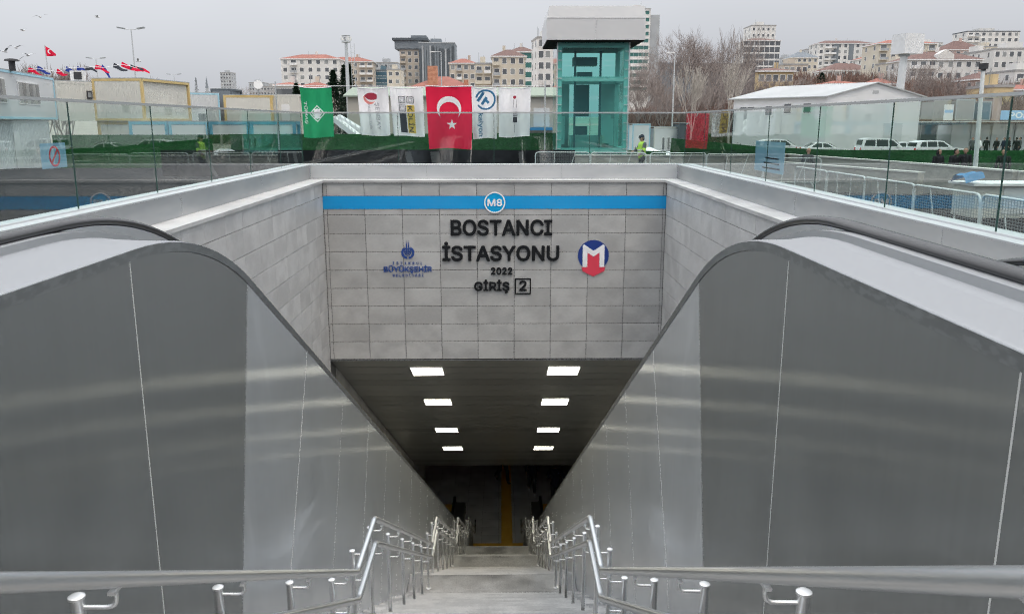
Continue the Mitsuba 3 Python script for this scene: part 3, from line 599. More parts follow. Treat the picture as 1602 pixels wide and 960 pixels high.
make_flag('white flag with a tiny red mark over small grey print', .02, 1.46, 3.16, 1.0, 6, 'mat_cloth_white',
          [('emblem', 'mat_ink_maroon', shapely.Point(.72, -.38).buffer(.07)), ('emblem', 'mat_ink_grey', shapely.union_all([sbox(.66, -.85, .68, -.5), sbox(.80, -.85, .82, -.5), sbox(.66, -1.12, .86, -1.02), sbox(.66, -1.22, .86, -1.15), sbox(.72, -1.95, .74, -1.55)])), ('emblem', 'mat_ink_dark', sbox(.66, -1.5, .84, -1.25))], -.02, .04)
k = thing('rope', 'thin rope between two poles that the flags hang on', 'rope')
put(k, 'line', MB().tube([(x, FY+.02, 3.2+.012*abs(x+3.7)**1.2*.25) for x in np.linspace(-9.9, 2.1, 30)], .012, 5), 'mat_cloth_white')
for x, lb in ((-9.9, 'thin steel pole left of the green flag holding the rope'), (2.1, 'thin steel pole right of the last white flag holding the rope')):
    single('rope_pole', MB().tube([(x, FY+.02, -1.2), (x, FY+.02, 3.42)], .03, 8), 'mat_galv', lb, 'pole')
# ================= barriers =================
def barrier_parts(w=2.2, h=1.1):
    P = arc_pts([(0, 0, .16), (0, 0, h), (w, 0, h), (w, 0, .16), (0, 0, .16)], .14, 7)
    fr = MB().tube(P, .021, 8); mesh = MB()
    for i in range(1, 19): mesh.bar([0, 0, .16+i*(h-.16)/19], [w, 0, .16+i*(h-.16)/19], .006, .006)
    for i in range(1, 29): mesh.bar([i*w/29, .006, .16], [i*w/29, .006, h], .006, .006, up=(1, 0, 0))
    out = [('frame', fr, 'mat_galv_paint'), ('wire_mesh', mesh, 'mat_steelwork')]
    for x in (.32, w-.32):
        out.append(('foot', MB().tube(arc_pts([(x, -.30, .0), (x, -.28, .06), (x, 0, .16), (x, .28, .06), (x, .30, 0)], .1, 4), .017, 7), 'mat_galv_paint'))
    out.append(('strut', MB().tube([(w*.33, -.01, .16), (w*.36, -.01, h)], .013, 6), 'mat_galv_paint'))
    out.append(('strut', MB().tube([(w*.60, -.01, .16), (w*.74, -.01, h)], .013, 6), 'mat_galv_paint'))
    return [(n, mikit.ply(m.vf(), b, smooth=40 if n != 'wire_mesh' else False)) for n, m, b in out]
BAR = barrier_parts()
def barrier(x, y, ang, label, group, lean=0.0):
    k = thing('crowd_barrier', label, 'barrier', group); z = float(tz(x, y))
    m = T().translate([x, y, z]).rotate([0, 0, 1], math.degrees(ang)).rotate([1, 0, 0], lean)
    for n, d in BAR: put(k, n, d, None, tw=m)
    return k
order = ['nearest', 'second nearest', 'third nearest', 'fourth', 'fifth', 'sixth', 'seventh']
for i in range(6):
    barrier(8.15+random.uniform(-.05, .05), 9.35+2.27*i, math.pi/2+random.uniform(-.03, .03), f'galvanised crowd barrier behind the right glass, {order[i]} of the row along it', 'crowd barriers behind the right glass', random.uniform(-3, 3))
for i, (u, y) in enumerate(((836, 34.6), (920, 34.2), (1010, 33.9), (1096, 33.6), (1183, 33.3))):
    barrier(.15+(u-785)/1307*y*1.02, y, -.10, f'pale crowd barrier beyond the station name, {["behind the end of the black tarpaulin", "right in front of the glass lift", "just right of the worker in the vest", "second to the right of the worker", "farthest right of its row"][i]}', 'crowd barriers in front of the lift')
for i, x in enumerate(np.arange(-13.6, 2.4, 2.28)):
    pass
tp = thing('tarpaulin', 'long black tarpaulin fixed to barriers below the flags', 'tarpaulin')
tx = np.linspace(-14.6, 3.35, 150); tzv = np.linspace(0, 1, 12); S, Q = np.meshgrid(tx, tzv)
top = .47-.012*np.abs(np.sin(S*1.38))+.02*meshkit.noise(np.stack([S*.7, S*0, S*0], -1), 3); zz = top*(1-Q)+tz(S, 36.8)*Q
yy = 36.9+.10*meshkit.fbm(np.stack([S*1.4, Q*1.5, S*0], -1), 3, 5)+.05*np.sin(S*2.76)
V = np.stack([S, yy, zz], -1).reshape(-1, 3); i, j = np.meshgrid(np.arange(149), np.arange(11)); a = (j*150+i).ravel()
put(tp, 'sheet', (V, np.vstack([np.stack([a, a+150, a+151], 1), np.stack([a, a+151, a+1], 1)])), 'mat_tarp', smooth=True)
for x, w, c in ((-3.9, .55, .5), (-2.75, .75, .35), (1.0, .45, .2), (-8.8, .3, .3), (-12.6, .3, .4)):
    pts = [(x+c*t*t, 36.80+.02*math.sin(3*t), .40*(1-t)+(GZ+.0)*t) for t in np.linspace(0, 1, 8)]
    mb = MB()
    for p, q in zip(pts[:-1], pts[1:]): mb.bar(p, q, .01, w*.5, up=(1, 0, 0))
    put(tp, 'grey_band', mb, 'mat_tarp_grey')
# ================= turf fences, concrete walls =================
def turf_fence(label, pts, h, name='turf_fence'):
    k = thing(name, label, 'fence'); r = np.random.default_rng(len(used))
    for (x0, y0), (x1, y1) in zip(pts[:-1], pts[1:]):
        L = math.hypot(x1-x0, y1-y0); n = max(1, int(L/2.5)); a = math.atan2(y1-y0, x1-x0)
        for i in range(n):
            t0, t1 = i/n, (i+1)/n; p = (x0+(x1-x0)*t0, y0+(y1-y0)*t0); q = (x0+(x1-x0)*t1, y0+(y1-y0)*t1); z = float(tz(*p)); dh = r.uniform(-.03, .03)
            mb = MB().bar([*p, z+h/2], [*q, float(tz(*q))+h/2], .05, h+dh)
            m = 260; s = r.uniform(0, 1, m); hz = r.uniform(0, 1, m)**.6*(h+.02); nv = []
            d = np.array([math.cos(a), math.sin(a)]); nn = np.array([d[1], -d[0]])
            c = np.stack([p[0]+(q[0]-p[0])*s+nn[0]*.03, p[1]+(q[1]-p[1])*s+nn[1]*.03, z+hz+dh/2], 1); tip = c+np.stack([nn[0]*.05+r.normal(0, .03, m), nn[1]*.05+r.normal(0, .03, m), r.normal(.01, .03, m)], 1); w = np.array([d[0]*.02, d[1]*.02, 0])
            vv = np.stack([c-w, c+w, tip], 1).reshape(-1, 3); mb.add(vv, np.arange(3*m).reshape(-1, 3))
            put(k, 'turf_panel', mb, 'mat_turf')
    return k
turf_fence('green artificial turf fence behind the flags and the tarpaulin', [(-25.5, 49), (3.2, 45.5)], 1.85)
turf_fence('green artificial turf fence in front of the parked white cars', [(9.5, 47), (17.5, 40.5), (30, 40)], 1.75)
turf_fence('low green turf fence between the lift and the white sheeting', [(6.4, 47.5), (9.3, 47.2)], 1.0)
def low_wall(label, pts, tops, name='concrete_wall', th=.3):
    k = thing(name, label, 'wall')
    for (p, q, za, zb) in zip(pts[:-1], pts[1:], tops[:-1], tops[1:]):
        p, q = np.array(p, float), np.array(q, float); n = max(1, int(np.linalg.norm(q-p)/2.2))
        for i in range(n):
            a, b = p+(q-p)*i/n, p+(q-p)*(i+1)/n; ta, tb = za+(zb-za)*i/n, za+(zb-za)*(i+1)/n; d = (b-a)/np.linalg.norm(b-a); g = d*.006; nn = np.array([d[1], -d[0]])*th/2
            poly = np.array([[*(a+g-nn), GZ-1.5], [*(b-g-nn), GZ-1.5], [*(b-g+nn), GZ-1.5], [*(a+g+nn), GZ-1.5], [*(a+g-nn), ta-.06], [*(b-g-nn), tb-.06], [*(b-g+nn), tb-.06], [*(a+g+nn), ta-.06]])
            put(k, 'panel', trimesh.convex.convex_hull(poly), 'mat_concrete')
            put(k, 'coping', MB().bar([*a, ta-.03], [*b, tb-.03], th+.08, .058), 'mat_concrete_cap')
    return k
low_wall('grey concrete wall behind the worker and the barriers', [(3.0, 38.6), (10.2, 38.2), (14.6, 42.4)], [.22, .20, .12])
low_wall('grey concrete wall of the next entrance behind the right barriers', [(14.4, 42.2), (16.3, 32), (16.7, 26.9), (21, 26.2)], [.12, .12, .12, .12])
low_wall('sloping inner concrete wall of the next entrance', [(11.6, 37.5), (14.9, 29.5)], [.02, -.06])
# ================= the glass lift =================
lf = thing('glass_lift', 'glass lift tower with teal panes under a boxy metal roof', 'lift tower')
LX0, LX1, LY0, LY1, LZ0, LZ1 = 2.86, 6.34, 42.0, 45.4, -1.5, 5.40
for x in (LX0+.12, LX1-.12):
    for y in (LY0+.12, LY1-.12): put(lf, 'column', MB().box(x-.11, x+.11, y-.11, y+.11, LZ0, LZ1), 'mat_lift_frame')
for z in (.30, 3.70, 5.28):
    for y in (LY0+.12, LY1-.12): put(lf, 'beam', MB().box(LX0+.23, LX1-.23, y-.08, y+.08, z-.11, z+.11), 'mat_lift_frame')
    for x in (LX0+.12, LX1-.12): put(lf, 'beam', MB().box(x-.08, x+.08, LY0+.23, LY1-.23, z-.11, z+.11), 'mat_lift_frame')
pz = [LZ0, .30, 1.55, 2.85, 3.70, 4.55, LZ1]
for z0, z1 in zip(pz[:-1], pz[1:]):
    put(lf, 'pane', (np.array([[LX0, LY0, z0+.012], [LX1, LY0, z0+.012], [LX1, LY0, z1-.012], [LX0, LY0, z1-.012]]), np.array([[0, 1, 2], [0, 2, 3]])), 'mat_lift_glass')
    put(lf, 'pane', (np.array([[LX0, LY1, z0+.012], [LX1, LY1, z0+.012], [LX1, LY1, z1-.012], [LX0, LY1, z1-.012]]), np.array([[0, 1, 2], [0, 2, 3]])), 'mat_lift_glass')
    for x in (LX0, LX1): put(lf, 'pane', (np.array([[x, LY0, z0+.012], [x, LY1, z0+.012], [x, LY1, z1-.012], [x, LY0, z1-.012]]), np.array([[0, 1, 2], [0, 2, 3]])), 'mat_lift_glass')
for x in (LX0, LX1):
    put(lf, 'corner_trim', MB().box(x-.03, x+.03, LY0-.03, LY0+.01, LZ0, LZ1), 'mat_alu_bright')
    cl_ = MB()
    for z in np.arange(-.9, 5.2, .42): cl_.box(x-.05, x+.22 if x == LX0 else x+.05, LY0-.05, LY0-.03, z, z+.03) if x == LX0 else cl_.box(x-.22, x+.05, LY0-.05, LY0-.03, z, z+.03)
    put(lf, 'clamp_row', cl_, 'mat_alu_bright', kind='stuff')
put(lf, 'shaft_door', MB().box(4.00, 4.72, LY1-.6, LY1-.5, 1.95, 3.55), 'mat_lift_dark'); put(lf, 'shaft_door', MB().box(3.95, 4.65, LY1-.6, LY1-.5, -.6, 1.45), 'mat_lift_dark')
put(lf, 'guide_rail', MB().box(3.78, 3.88, LY0+1.2, LY0+1.3, LZ0, 5.1), 'mat_lift_dark'); put(lf, 'guide_rail', MB().box(5.05, 5.15, LY0+1.2, LY0+1.3, LZ0, 5.1), 'mat_lift_dark')
put(lf, 'machine', MB().box(3.75, 4.95, LY0+1.4, LY0+2.2, 4.42, 4.82).box(3.95, 4.7, LY0+1.3, LY0+2.3, 3.86, 4.10), 'mat_lift_dark')
put(lf, 'lift_car', MB().box(3.7, 5.3, LY0+1.5, LY1-.7, -1.2, 1.0), 'mat_lift_inside')
put(lf, 'back_wall', MB().box(LX0+.25, 3.7, LY1-.30, LY1-.25, LZ0, 3.6).box(5.3, LX1-.25, LY1-.30, LY1-.25, LZ0, 3.6), 'mat_lift_inside')
for x, w in ((3.25, .18), (5.6, .22), (5.85, .12)): put(lf, 'cabinet', MB().box(x-w, x+w, LY1-1.0, LY1-.6, .35+w, 1.6+2*w), 'mat_lift_frame')
rf = put(lf, 'roof', trimesh.convex.convex_hull(np.array([(x, y, z) for x0, x1, y0, y1, z in ((2.30, 6.98, 41.35, 46.1, 5.46), (2.30, 6.98, 41.35, 46.1, 6.45), (2.42, 6.92, 41.46, 45.95, 7.0)) for x in (x0, x1) for y in (y0, y1)])), 'mat_lift_roof')
put(rf, 'seam', MB().box(4.62, 4.635, 41.34, 41.35, 5.47, 6.44), 'mat_trim'); put(rf, 'seam', MB().box(2.32, 6.96, 41.338, 41.35, 6.435, 6.45), 'mat_trim')
put(rf, 'soffit', MB().box(2.34, 6.94, 41.4, 46.05, 5.42, 5.459), 'mat_dark')
# ================= cabins, containers, sheds =================
def wall_frame(p, q):
    p, q = np.array(p, float), np.array(q, float); L = np.linalg.norm(q-p); return L, rotz(math.atan2(q[1]-p[1], q[0]-p[0]), (p[0], p[1], 0))
def container(label, p, q, z0, z1, depth, wall, frame, windows=(), doors=(), fw_=.14, ribs=True, cat='container', name='container', roofmat=None):
    """front from p to q (plan), seen from the camera side; windows: (a0, a1, b0, b1) in metres along and above the base"""
    k = thing(name, label, cat); L, R = wall_frame(p, q); D = depth
    mb = MB().box(fw_, L-fw_, .02, D-.02, z0+fw_, z1-fw_)
    put(k, 'wall', mb.move(R), wall)
    if ribs:
        r = MB()
        for s in np.arange(fw_+.12, L-fw_-.1, .24): r.box(s, s+.10, -.0, .02, z0+fw_, z1-fw_)
        for s in np.arange(fw_+.12, D-fw_-.1, .24): r.box(L-fw_, L-fw_+.02, s, s+.1, z0+fw_, z1-fw_)
        put(k, 'rib', r.move(R), wall, kind='stuff')
    for a, b in ((0, 0), (L-fw_, 0), (0, D-fw_), (L-fw_, D-fw_)): put(k, 'corner_post', MB().box(a, a+fw_, b-.015, b+fw_, z0, z1).move(R), frame)
    for zz in (z0, z1-fw_):
        put(k, 'frame_beam', MB().box(fw_, L-fw_, -.012, fw_-.012, zz, zz+fw_).move(R), frame); put(k, 'frame_beam', MB().box(L-fw_-.0, L+.012, fw_, D-fw_, zz, zz+fw_).move(R), frame)
    put(k, 'roof', MB().box(-.02, L+.02, -.02, D+.02, z1+.001, z1+.05).move(R), roofmat or 'mat_roof_grey')
    for i, (a0, a1, b0, b1) in enumerate(windows):
        w = put(k, 'window', MB().box(a0-.06, a1+.06, -.03, .03, z0+b0-.06, z0+b1+.06).move(R), 'mat_frame_white')
        n = max(1, round((a1-a0)/.55)); s = (a1-a0)/n
        for j in range(n): put(w, 'pane', MB().box(a0+j*s+.03, a0+(j+1)*s-.03, -.045, -.031, z0+b0, z0+b1).move(R), WIN[(i+j) % 2+1])
    for a0, a1, b0, b1 in doors: put(k, 'door', MB().box(a0, a1, -.03, .0, z0+b0, z0+b1).move(R), 'mat_frame_white')
    return k, R
def P2(u, D): p = spot(u, 193, D); return p[0], p[1]
def along(p, q, u):
    L, _ = wall_frame(p, q); t = np.linspace(0, 1, 4000); P_ = np.array(p)+(np.array(q)-np.array(p))*t[:, None]; return float(L*t[np.argmin(abs((P_[:, 0]-.15)/P_[:, 1]-(u-785)/1307))])
pc_, qc_ = P2(-30, 41), P2(91, 53.5)
WINC = [(along(pc_, qc_, 5), along(pc_, qc_, 38), .85, 2.0), (along(pc_, qc_, 58), along(pc_, qc_, 88), .85, 1.95)]
c1, R = container('white two-window site cabin with a light blue corner, at the left edge', P2(-30, 41), P2(91, 53.5), 1.82, 4.30, 2.6, 'mat_pale', 'mat_lightblue', WINC, fw_=.12, ribs=False, cat='site cabin', name='site_cabin')
single('roof_vent', MB().tube([(*P2(30, 46), 4.3), (*P2(30, 46), 4.78)], .16, 10).tube([(*P2(30, 46), 4.79), (*P2(30, 46), 4.88), (*P2(30, 46), 4.93)], [.36, .32, .1], 12), 'mat_frame_dark', 'dark capped roof vent on the white site cabin', 'roof vent')
c2, R2 = container('cream ribbed container between the white cabin and the yellow framed one', P2(93, 53.6), P2(149, 55), 1.75, 4.15, 2.5, 'mat_cream', 'mat_cream', cat='container')
k = thing('wall_box', 'small dark extractor box with glass front high on the cream ribbed container', 'extractor'); put(k, 'case', MB().box(1.75, 2.05, -.14, -.02, 3.1, 3.6).move(R2), 'mat_frame_dark'); put(k, 'grille', MB().box(1.80, 2.0, -.155, -.142, 3.2, 3.5).move(R2), 'mat_win_c')
k = thing('roof_unit', 'white air conditioner unit on the cream container roof', 'air conditioner'); x_, y_ = P2(130, 55.5); put(k, 'case', MB().obox((x_, y_, 4.55), (.85, .4, .62), .3), 'mat_frame_white'); put(k, 'fan_grille', MB().obox((x_+.1, y_-.24, 4.55), (.45, .03, .45), .3), 'mat_frame_dark')
container('cream container with thick yellow frame, upper one of the stack', P2(150, 55), P2(228, 54.6), 1.75, 4.35, 6.2, 'mat_cream', 'mat_yellow', fw_=.15)
container('cream container with yellow frame under the upper yellow one', P2(152, 55.2), P2(226, 54.8), -.95, 1.72, 6., 'mat_cream', 'mat_yellow', fw_=.2)
container('white ground floor cabin under the left site cabin', P2(-32, 42), P2(76, 52), -.95, 1.75, 2.5, 'mat_white_wall', 'mat_pale', doors=[(4.2, 5.1, .1, 2.1)], fw_=.1)
for i, (u0, u1, lb) in enumerate(((201, 262, 'white panel cabin with light blue frame, left one of the row behind the hedge'), (263, 326, 'white panel cabin with light blue frame, second of the row behind the hedge'), (327, 390, 'white panel cabin with light blue frame, third of the row behind the hedge'), (391, 462, 'white panel cabin with light blue frame, right one of the row near the green flag'))):
    container(lb, P2(u0, 52.5), P2(u1, 52.8), -.95, 1.70, 2.4, 'mat_white_wall', 'mat_cyan', fw_=.18, ribs=False, cat='site cabin', name='site_cabin')
container('small white and blue cabin with dark windows right of the yellow container', P2(288, 72), P2(346, 74), 1.1, 4.1, 3, 'mat_pale', 'mat_lightblue', [(1.2, 1.9, .7, 1.3)], cat='site cabin', name='site_cabin')
container('dark grey container behind the small blue cabin', P2(333, 76), P2(366, 76), 1.0, 4.55, 3, 'mat_facade_slate', 'mat_facade_dark')
container('cream container with slim yellow frame, left of the green flag', P2(352, 74), P2(428, 74), 1.2, 3.95, 3, 'mat_cream', 'mat_yellow', fw_=.2)
container('plain cream container with a door, just left of the green flag', P2(429, 74.5), P2(470, 74.5), .6, 4.0, 3, 'mat_cream', 'mat_cream', doors=[(.7, 1.4, .9, 2.6)])
k = thing('satellite_dish', 'white satellite dish on the slim yellow framed container', 'satellite dish')
x_, y_ = P2(408, 74); put(k, 'pole', MB().tube([(x_, y_, 3.9), (x_, y_, 4.7)], .04, 8), 'mat_steelwork')
a_ = np.linspace(.05, .6, 6); pr_ = [(x_, y_-.1+.6*(r_*r_)*0-.0, 4.75) for r_ in a_]
dv = MB().tube([(x_, y_-.02, 4.75), (x_+.02, y_-.12, 4.78), (x_+.04, y_-.22, 4.81)], [.06, .28, .38], 18); put(k, 'dish', dv, 'mat_frame_white', smooth=60)
def shed(label, p, q, z0, ze, zr, depth, wall, roof, name='shed', windows=(), band=None):
    k = thing(name, label, 'building'); L, R = wall_frame(p, q)
    put(k, 'wall', MB().box(0, L, 0, depth, z0, ze).move(R), wall)
    put(k, 'roof', MB().prism(Polygon([(-.4, ze-.02), (depth/2, zr), (depth+.4, ze-.02), (depth+.4, ze+.1), (depth/2, zr+.14), (-.4, ze+.1)]), lambda a, b, d: (d, a, b), -.3, L+.3).move(R), roof)
    for sx_ in (0, L): put(k, 'gable', MB().prism(Polygon([(0, ze), (depth, ze), (depth/2, zr)]), lambda a, b, d: (d, a, b), sx_-.02 if sx_ else -.0, sx_+.02 if not sx_ else sx_).move(R), wall)
    for i, (a0, a1, b0, b1) in enumerate(windows):
        w = put(k, 'window', MB().box(a0-.06, a1+.06, -.05, .02, z0+b0-.06, z0+b1+.06).move(R), 'mat_frame_white'); put(w, 'pane', MB().box(a0, a1, -.07, -.051, z0+b0, z0+b1).move(R), WIN[i % 2])
    return k, R, L
sh, R, L = shed('long cream shed with sage green roof behind the flags', P2(545, 75), P2(873, 75), -1.5, 3.85, 4.7, 9, 'mat_shed', M('mat_sage', two({'type': 'principled', 'base_color': rgb(.24, .29, .24), 'roughness': .7})), windows=[(1.4, 1.7, 3.3, 4.6), (12.7, 13.0, 2.9, 4.1), (18.0, 18.3, 3, 4.2)])
for a in np.arange(1.3, L, 2.6): put(sh, 'wall_panel_joint', MB().box(a, a+.05, -.03, -.0, -1.5, 3.8).move(R), 'mat_roof_grey')
put(sh, 'awning', MB().box(15.0, 18.4, -1.2, -.02, 1.0, 1.25).move(R), 'mat_blue_sheet')
put(sh, 'shutter', MB().box(16.2, 17.6, -.05, -.0, 1.3, 2.9).move(R), 'mat_pale')
# big white warehouse, gable towards us
wh = thing('warehouse', 'white warehouse with grey pitched roof and gable, behind the parked cars', 'building')
pa, pb, pc = spot(1292, 193, 82)[:2], spot(1437, 193, 84)[:2], spot(1146, 193, 92)[:2]
ax = (pb-pa)/np.linalg.norm(pb-pa); Lw = float(np.linalg.norm(pb-pa)); bx_ = (pc-pa); Ld = float(np.linalg.norm(bx_)); bx_ = bx_/Ld
WZ0, WZE, WZR = -1.5, 4.15, 5.35
def whp(a, b, z): return [pa[0]+ax[0]*a+bx_[0]*b, pa[1]+ax[1]*a+bx_[1]*b, z]
put(wh, 'wall', trimesh.convex.convex_hull(np.array([whp(a, b, z) for a in (0, Lw) for b in (0, Ld) for z in (WZ0, WZE)]+[whp(Lw/2, b, WZR) for b in (0, Ld)])), 'mat_white_wall')
for s0, s1 in ((-.4, Lw/2), (Lw+.4, Lw/2)):
    h0 = WZE-.1
    put(wh, 'roof_slope', trimesh.convex.convex_hull(np.array([whp(s, b, z+dz) for s, z in ((s0, h0), (s1, WZR+.04)) for b in (-.3, Ld+.3) for dz in (0, .1)])), 'mat_roof_grey')
for b, z, w, h in ((3.0, 2.6, .8, .9), (6.2, 2.6, .8, .9), (9.4, 2.4, .8, .9), (12.6, 3.0, .9, .25), (14., 3.0, .9, .25)):
    b = b*Ld/16; q = put(wh, 'window', trimesh.convex.convex_hull(np.array([whp(a, bb, zz) for a in (-.06, .01) for bb in (b-w/2-.1, b+w/2+.1) for zz in (z-.1, z+h+.1)])), 'mat_frame_white')
    put(q, 'pane', trimesh.convex.convex_hull(np.array([whp(a, bb, zz) for a in (-.09, -.061) for bb in (b-w/2, b+w/2) for zz in (z, z+h)])), WIN[0])
put(wh, 'door', trimesh.convex.convex_hull(np.array([whp(a, b, z) for a in (Lw*.62, Lw*.82) for b in (-.05, .01) for z in (WZ0, 1.6)])), 'mat_pale')
put(wh, 'vent', trimesh.convex.convex_hull(np.array([whp(a, b, z) for a in (Lw*.47, Lw*.53) for b in (-.05, .01) for z in (4.4, 4.7)])), 'mat_roof_grey')
# row of white cabins on the right with a corrugated roof line
cab = ['left one', 'second', 'third', 'fourth', 'fifth', 'sixth', 'seventh', 'eighth']
for i, (u0, u1) in enumerate(((1300, 1330), (1335, 1372), (1373, 1406), (1407, 1440), (1441, 1468), (1490, 1520), (1521, 1552), (1553, 1588), (1590, 1640))):
    m_ = 'mat_white_wall' if i != 4 else 'mat_facade_slate'
    container(f'white cabin in the row behind the cars, {(cab+["last and rightmost"])[i]} of the row' if i != 4 else 'dark open bay between the white cabins behind the cars', P2(u0, 88+i*.2), P2(u1, 88.2+i*.2), -1.5, 1.55, 3, m_, 'mat_pale', fw_=.1, ribs=False, cat='site cabin', name='site_cabin')
k = thing('long_roof', 'long weathered corrugated roof above the row of white cabins', 'roof')
p, q = P2(1296, 87.2), P2(1660, 89); put(k, 'sheet', MB().bar([*p, 1.72], [*q, 1.78], 3.6, .14), 'mat_concrete_cap')
container('grey cabin with a blue and white poster on the long roof', P2(1458, 92), P2(1484, 92), 1.9, 4.0, 3, 'mat_facade_concrete', 'mat_facade_concrete', fw_=.1, cat='site cabin', name='site_cabin')
x_, y_ = P2(1483, 91); k = thing('poster', 'small white poster with a blue band beside the grey cabin', 'poster'); put(k, 'board', MB().box(x_-.55, x_+.45, y_, y_+.04, 1.9, 3.55), 'mat_white_wall'); put(k, 'band', MB().box(x_-.5, x_+.4, y_-.012, y_-.001, 2.7, 3.0), 'mat_sign_blue')
container('grey cabin behind the leaning pole on the long roof', P2(1493, 92), P2(1522, 92), 1.9, 4.1, 3, 'mat_facade_concrete', 'mat_roof_grey', fw_=.1, cat='site cabin', name='site_cabin')
container('blue grey cabin right of the leaning pole', P2(1530, 93), P2(1548, 93), 1.9, 3.9, 3, 'mat_facade_blue', 'mat_roof_grey', fw_=.1, cat='site cabin', name='site_cabin')
container('brown cabin right of the blue grey cabin', P2(1550, 94), P2(1563, 94), 1.9, 4.3, 3, 'mat_facade_rose', 'mat_facade_rose', fw_=.1, cat='site cabin', name='site_cabin')
k = thing('banner', 'light blue banner with white round letters at the right edge', 'banner'); x0_, y0_ = P2(1564, 91); x1_, _ = P2(1625, 91)
put(k, 'sheet', MB().box(x0_, x1_, y0_, y0_+.04, 1.95, 2.95), 'mat_sign_blue'); wall_text(k, 'POL', x0_+.9, x1_-1.2, 2.75, 2.15, y0_-.004, 'mat_white_sign', .02)
container('small white cabin right of the lift', P2(990, 66), P2(1018, 66), -1.3, 1.55, 2.4, 'mat_white_wall', 'mat_lightblue', fw_=.08, ribs=False, cat='site cabin', name='site_cabin')
container('white cabin with two dark windows, second right of the lift', P2(1024, 66), P2(1062, 67), -1.4, 1.3, 2.4, 'mat_white_wall', 'mat_cream', [(.75, 1.0, 1.0, 1.9), (1.25, 1.5, 1.0, 1.9)], fw_=.08, ribs=False, cat='site cabin', name='site_cabin')
container('black container beside the red reflection at the right glass corner', P2(1063, 66), P2(1076, 66), -1.4, 1.6, 2.4, 'mat_facade_dark', 'mat_facade_dark', fw_=.08, ribs=False)
rr = np.random.default_rng(9); xs_ = np.linspace(spot(996, 193, 58)[0], spot(1082, 193, 58)[0], 30); S, Q = np.meshgrid(xs_, np.linspace(0, 1, 9)); Z = tz(S, 58)+np.sin(np.pi*Q)*(.9+.9*meshkit.fbm(np.stack([S*.9, Q*3, S*0], -1), 3, 2))
V = np.stack([S, 56+4*Q, Z], -1).reshape(-1, 3); i, j = np.meshgrid(np.arange(29), np.arange(8)); a = (j*30+i).ravel()
single('sheeting_pile', (V, np.vstack([np.stack([a, a+1, a+31], 1), np.stack([a, a+31, a+30], 1)])), 'mat_cloth_white', 'heap of white plastic sheeting right of the lift', 'sheeting', smooth=30)
# white drilling rig lying behind the flags
k = thing('crane_boom', 'white lattice boom of a machine parked behind the white flags', 'crane boom')
for (u0, v0, u1, v1) in ((524, 186, 560, 214), (530, 184, 586, 218)):
    a, b = spot(u0, v0, 56), spot(u1, v1, 54); put(k, 'boom', MB().bar(a, b, .35, .35), 'mat_frame_white')
    g = MB()
    for t in np.linspace(.05, .9, 7): c = a+(b-a)*t; g.bar(c+[0, -.2, .25], c+(b-a)*.1+[0, -.2, -.25], .06, .06)
    put(k, 'lattice', g, 'mat_pale')
put(k, 'body', MB().box(*sorted((spot(520, 200, 56)[0], spot(548, 200, 56)[0])), 55, 57, -1.2, .9), 'mat_frame_white')
k = thing('site_equipment', 'white slatted cabinet with blue plastic on it behind the near right barriers', 'cabinet')
put(k, 'body', MB().box(11.6, 14.4, 20.2, 21.2, GZ, .12), 'mat_cream'); put(k, 'top', MB().box(11.5, 14.5, 20.1, 21.3, .121, .18), 'mat_frame_white')
for x in (12.3, 13.2): put(k, 'door', MB().box(x, x+.8, 20.18, 20.199, GZ+.1, .08), 'mat_white_wall')
S, Q = np.meshgrid(np.linspace(11.3, 11.75, 14), np.linspace(0, 1, 8)); Z = .19+.35*np.sin(np.pi*Q)**.5*meshkit.fbm(np.stack([S*3, Q*2, S*0], -1), 3, 4)+-.03+.3*(S-11.2); V = np.stack([S, 20.1+.7*Q, Z], -1).reshape(-1, 3); i, j = np.meshgrid(np.arange(13), np.arange(7)); a = (j*14+i).ravel()
single('plastic_sheet', (V, np.vstack([np.stack([a, a+1, a+15], 1), np.stack([a, a+15, a+14], 1)])), 'mat_blue_sheet', 'crumpled bright blue plastic sheet on the cabinet', 'plastic sheet')
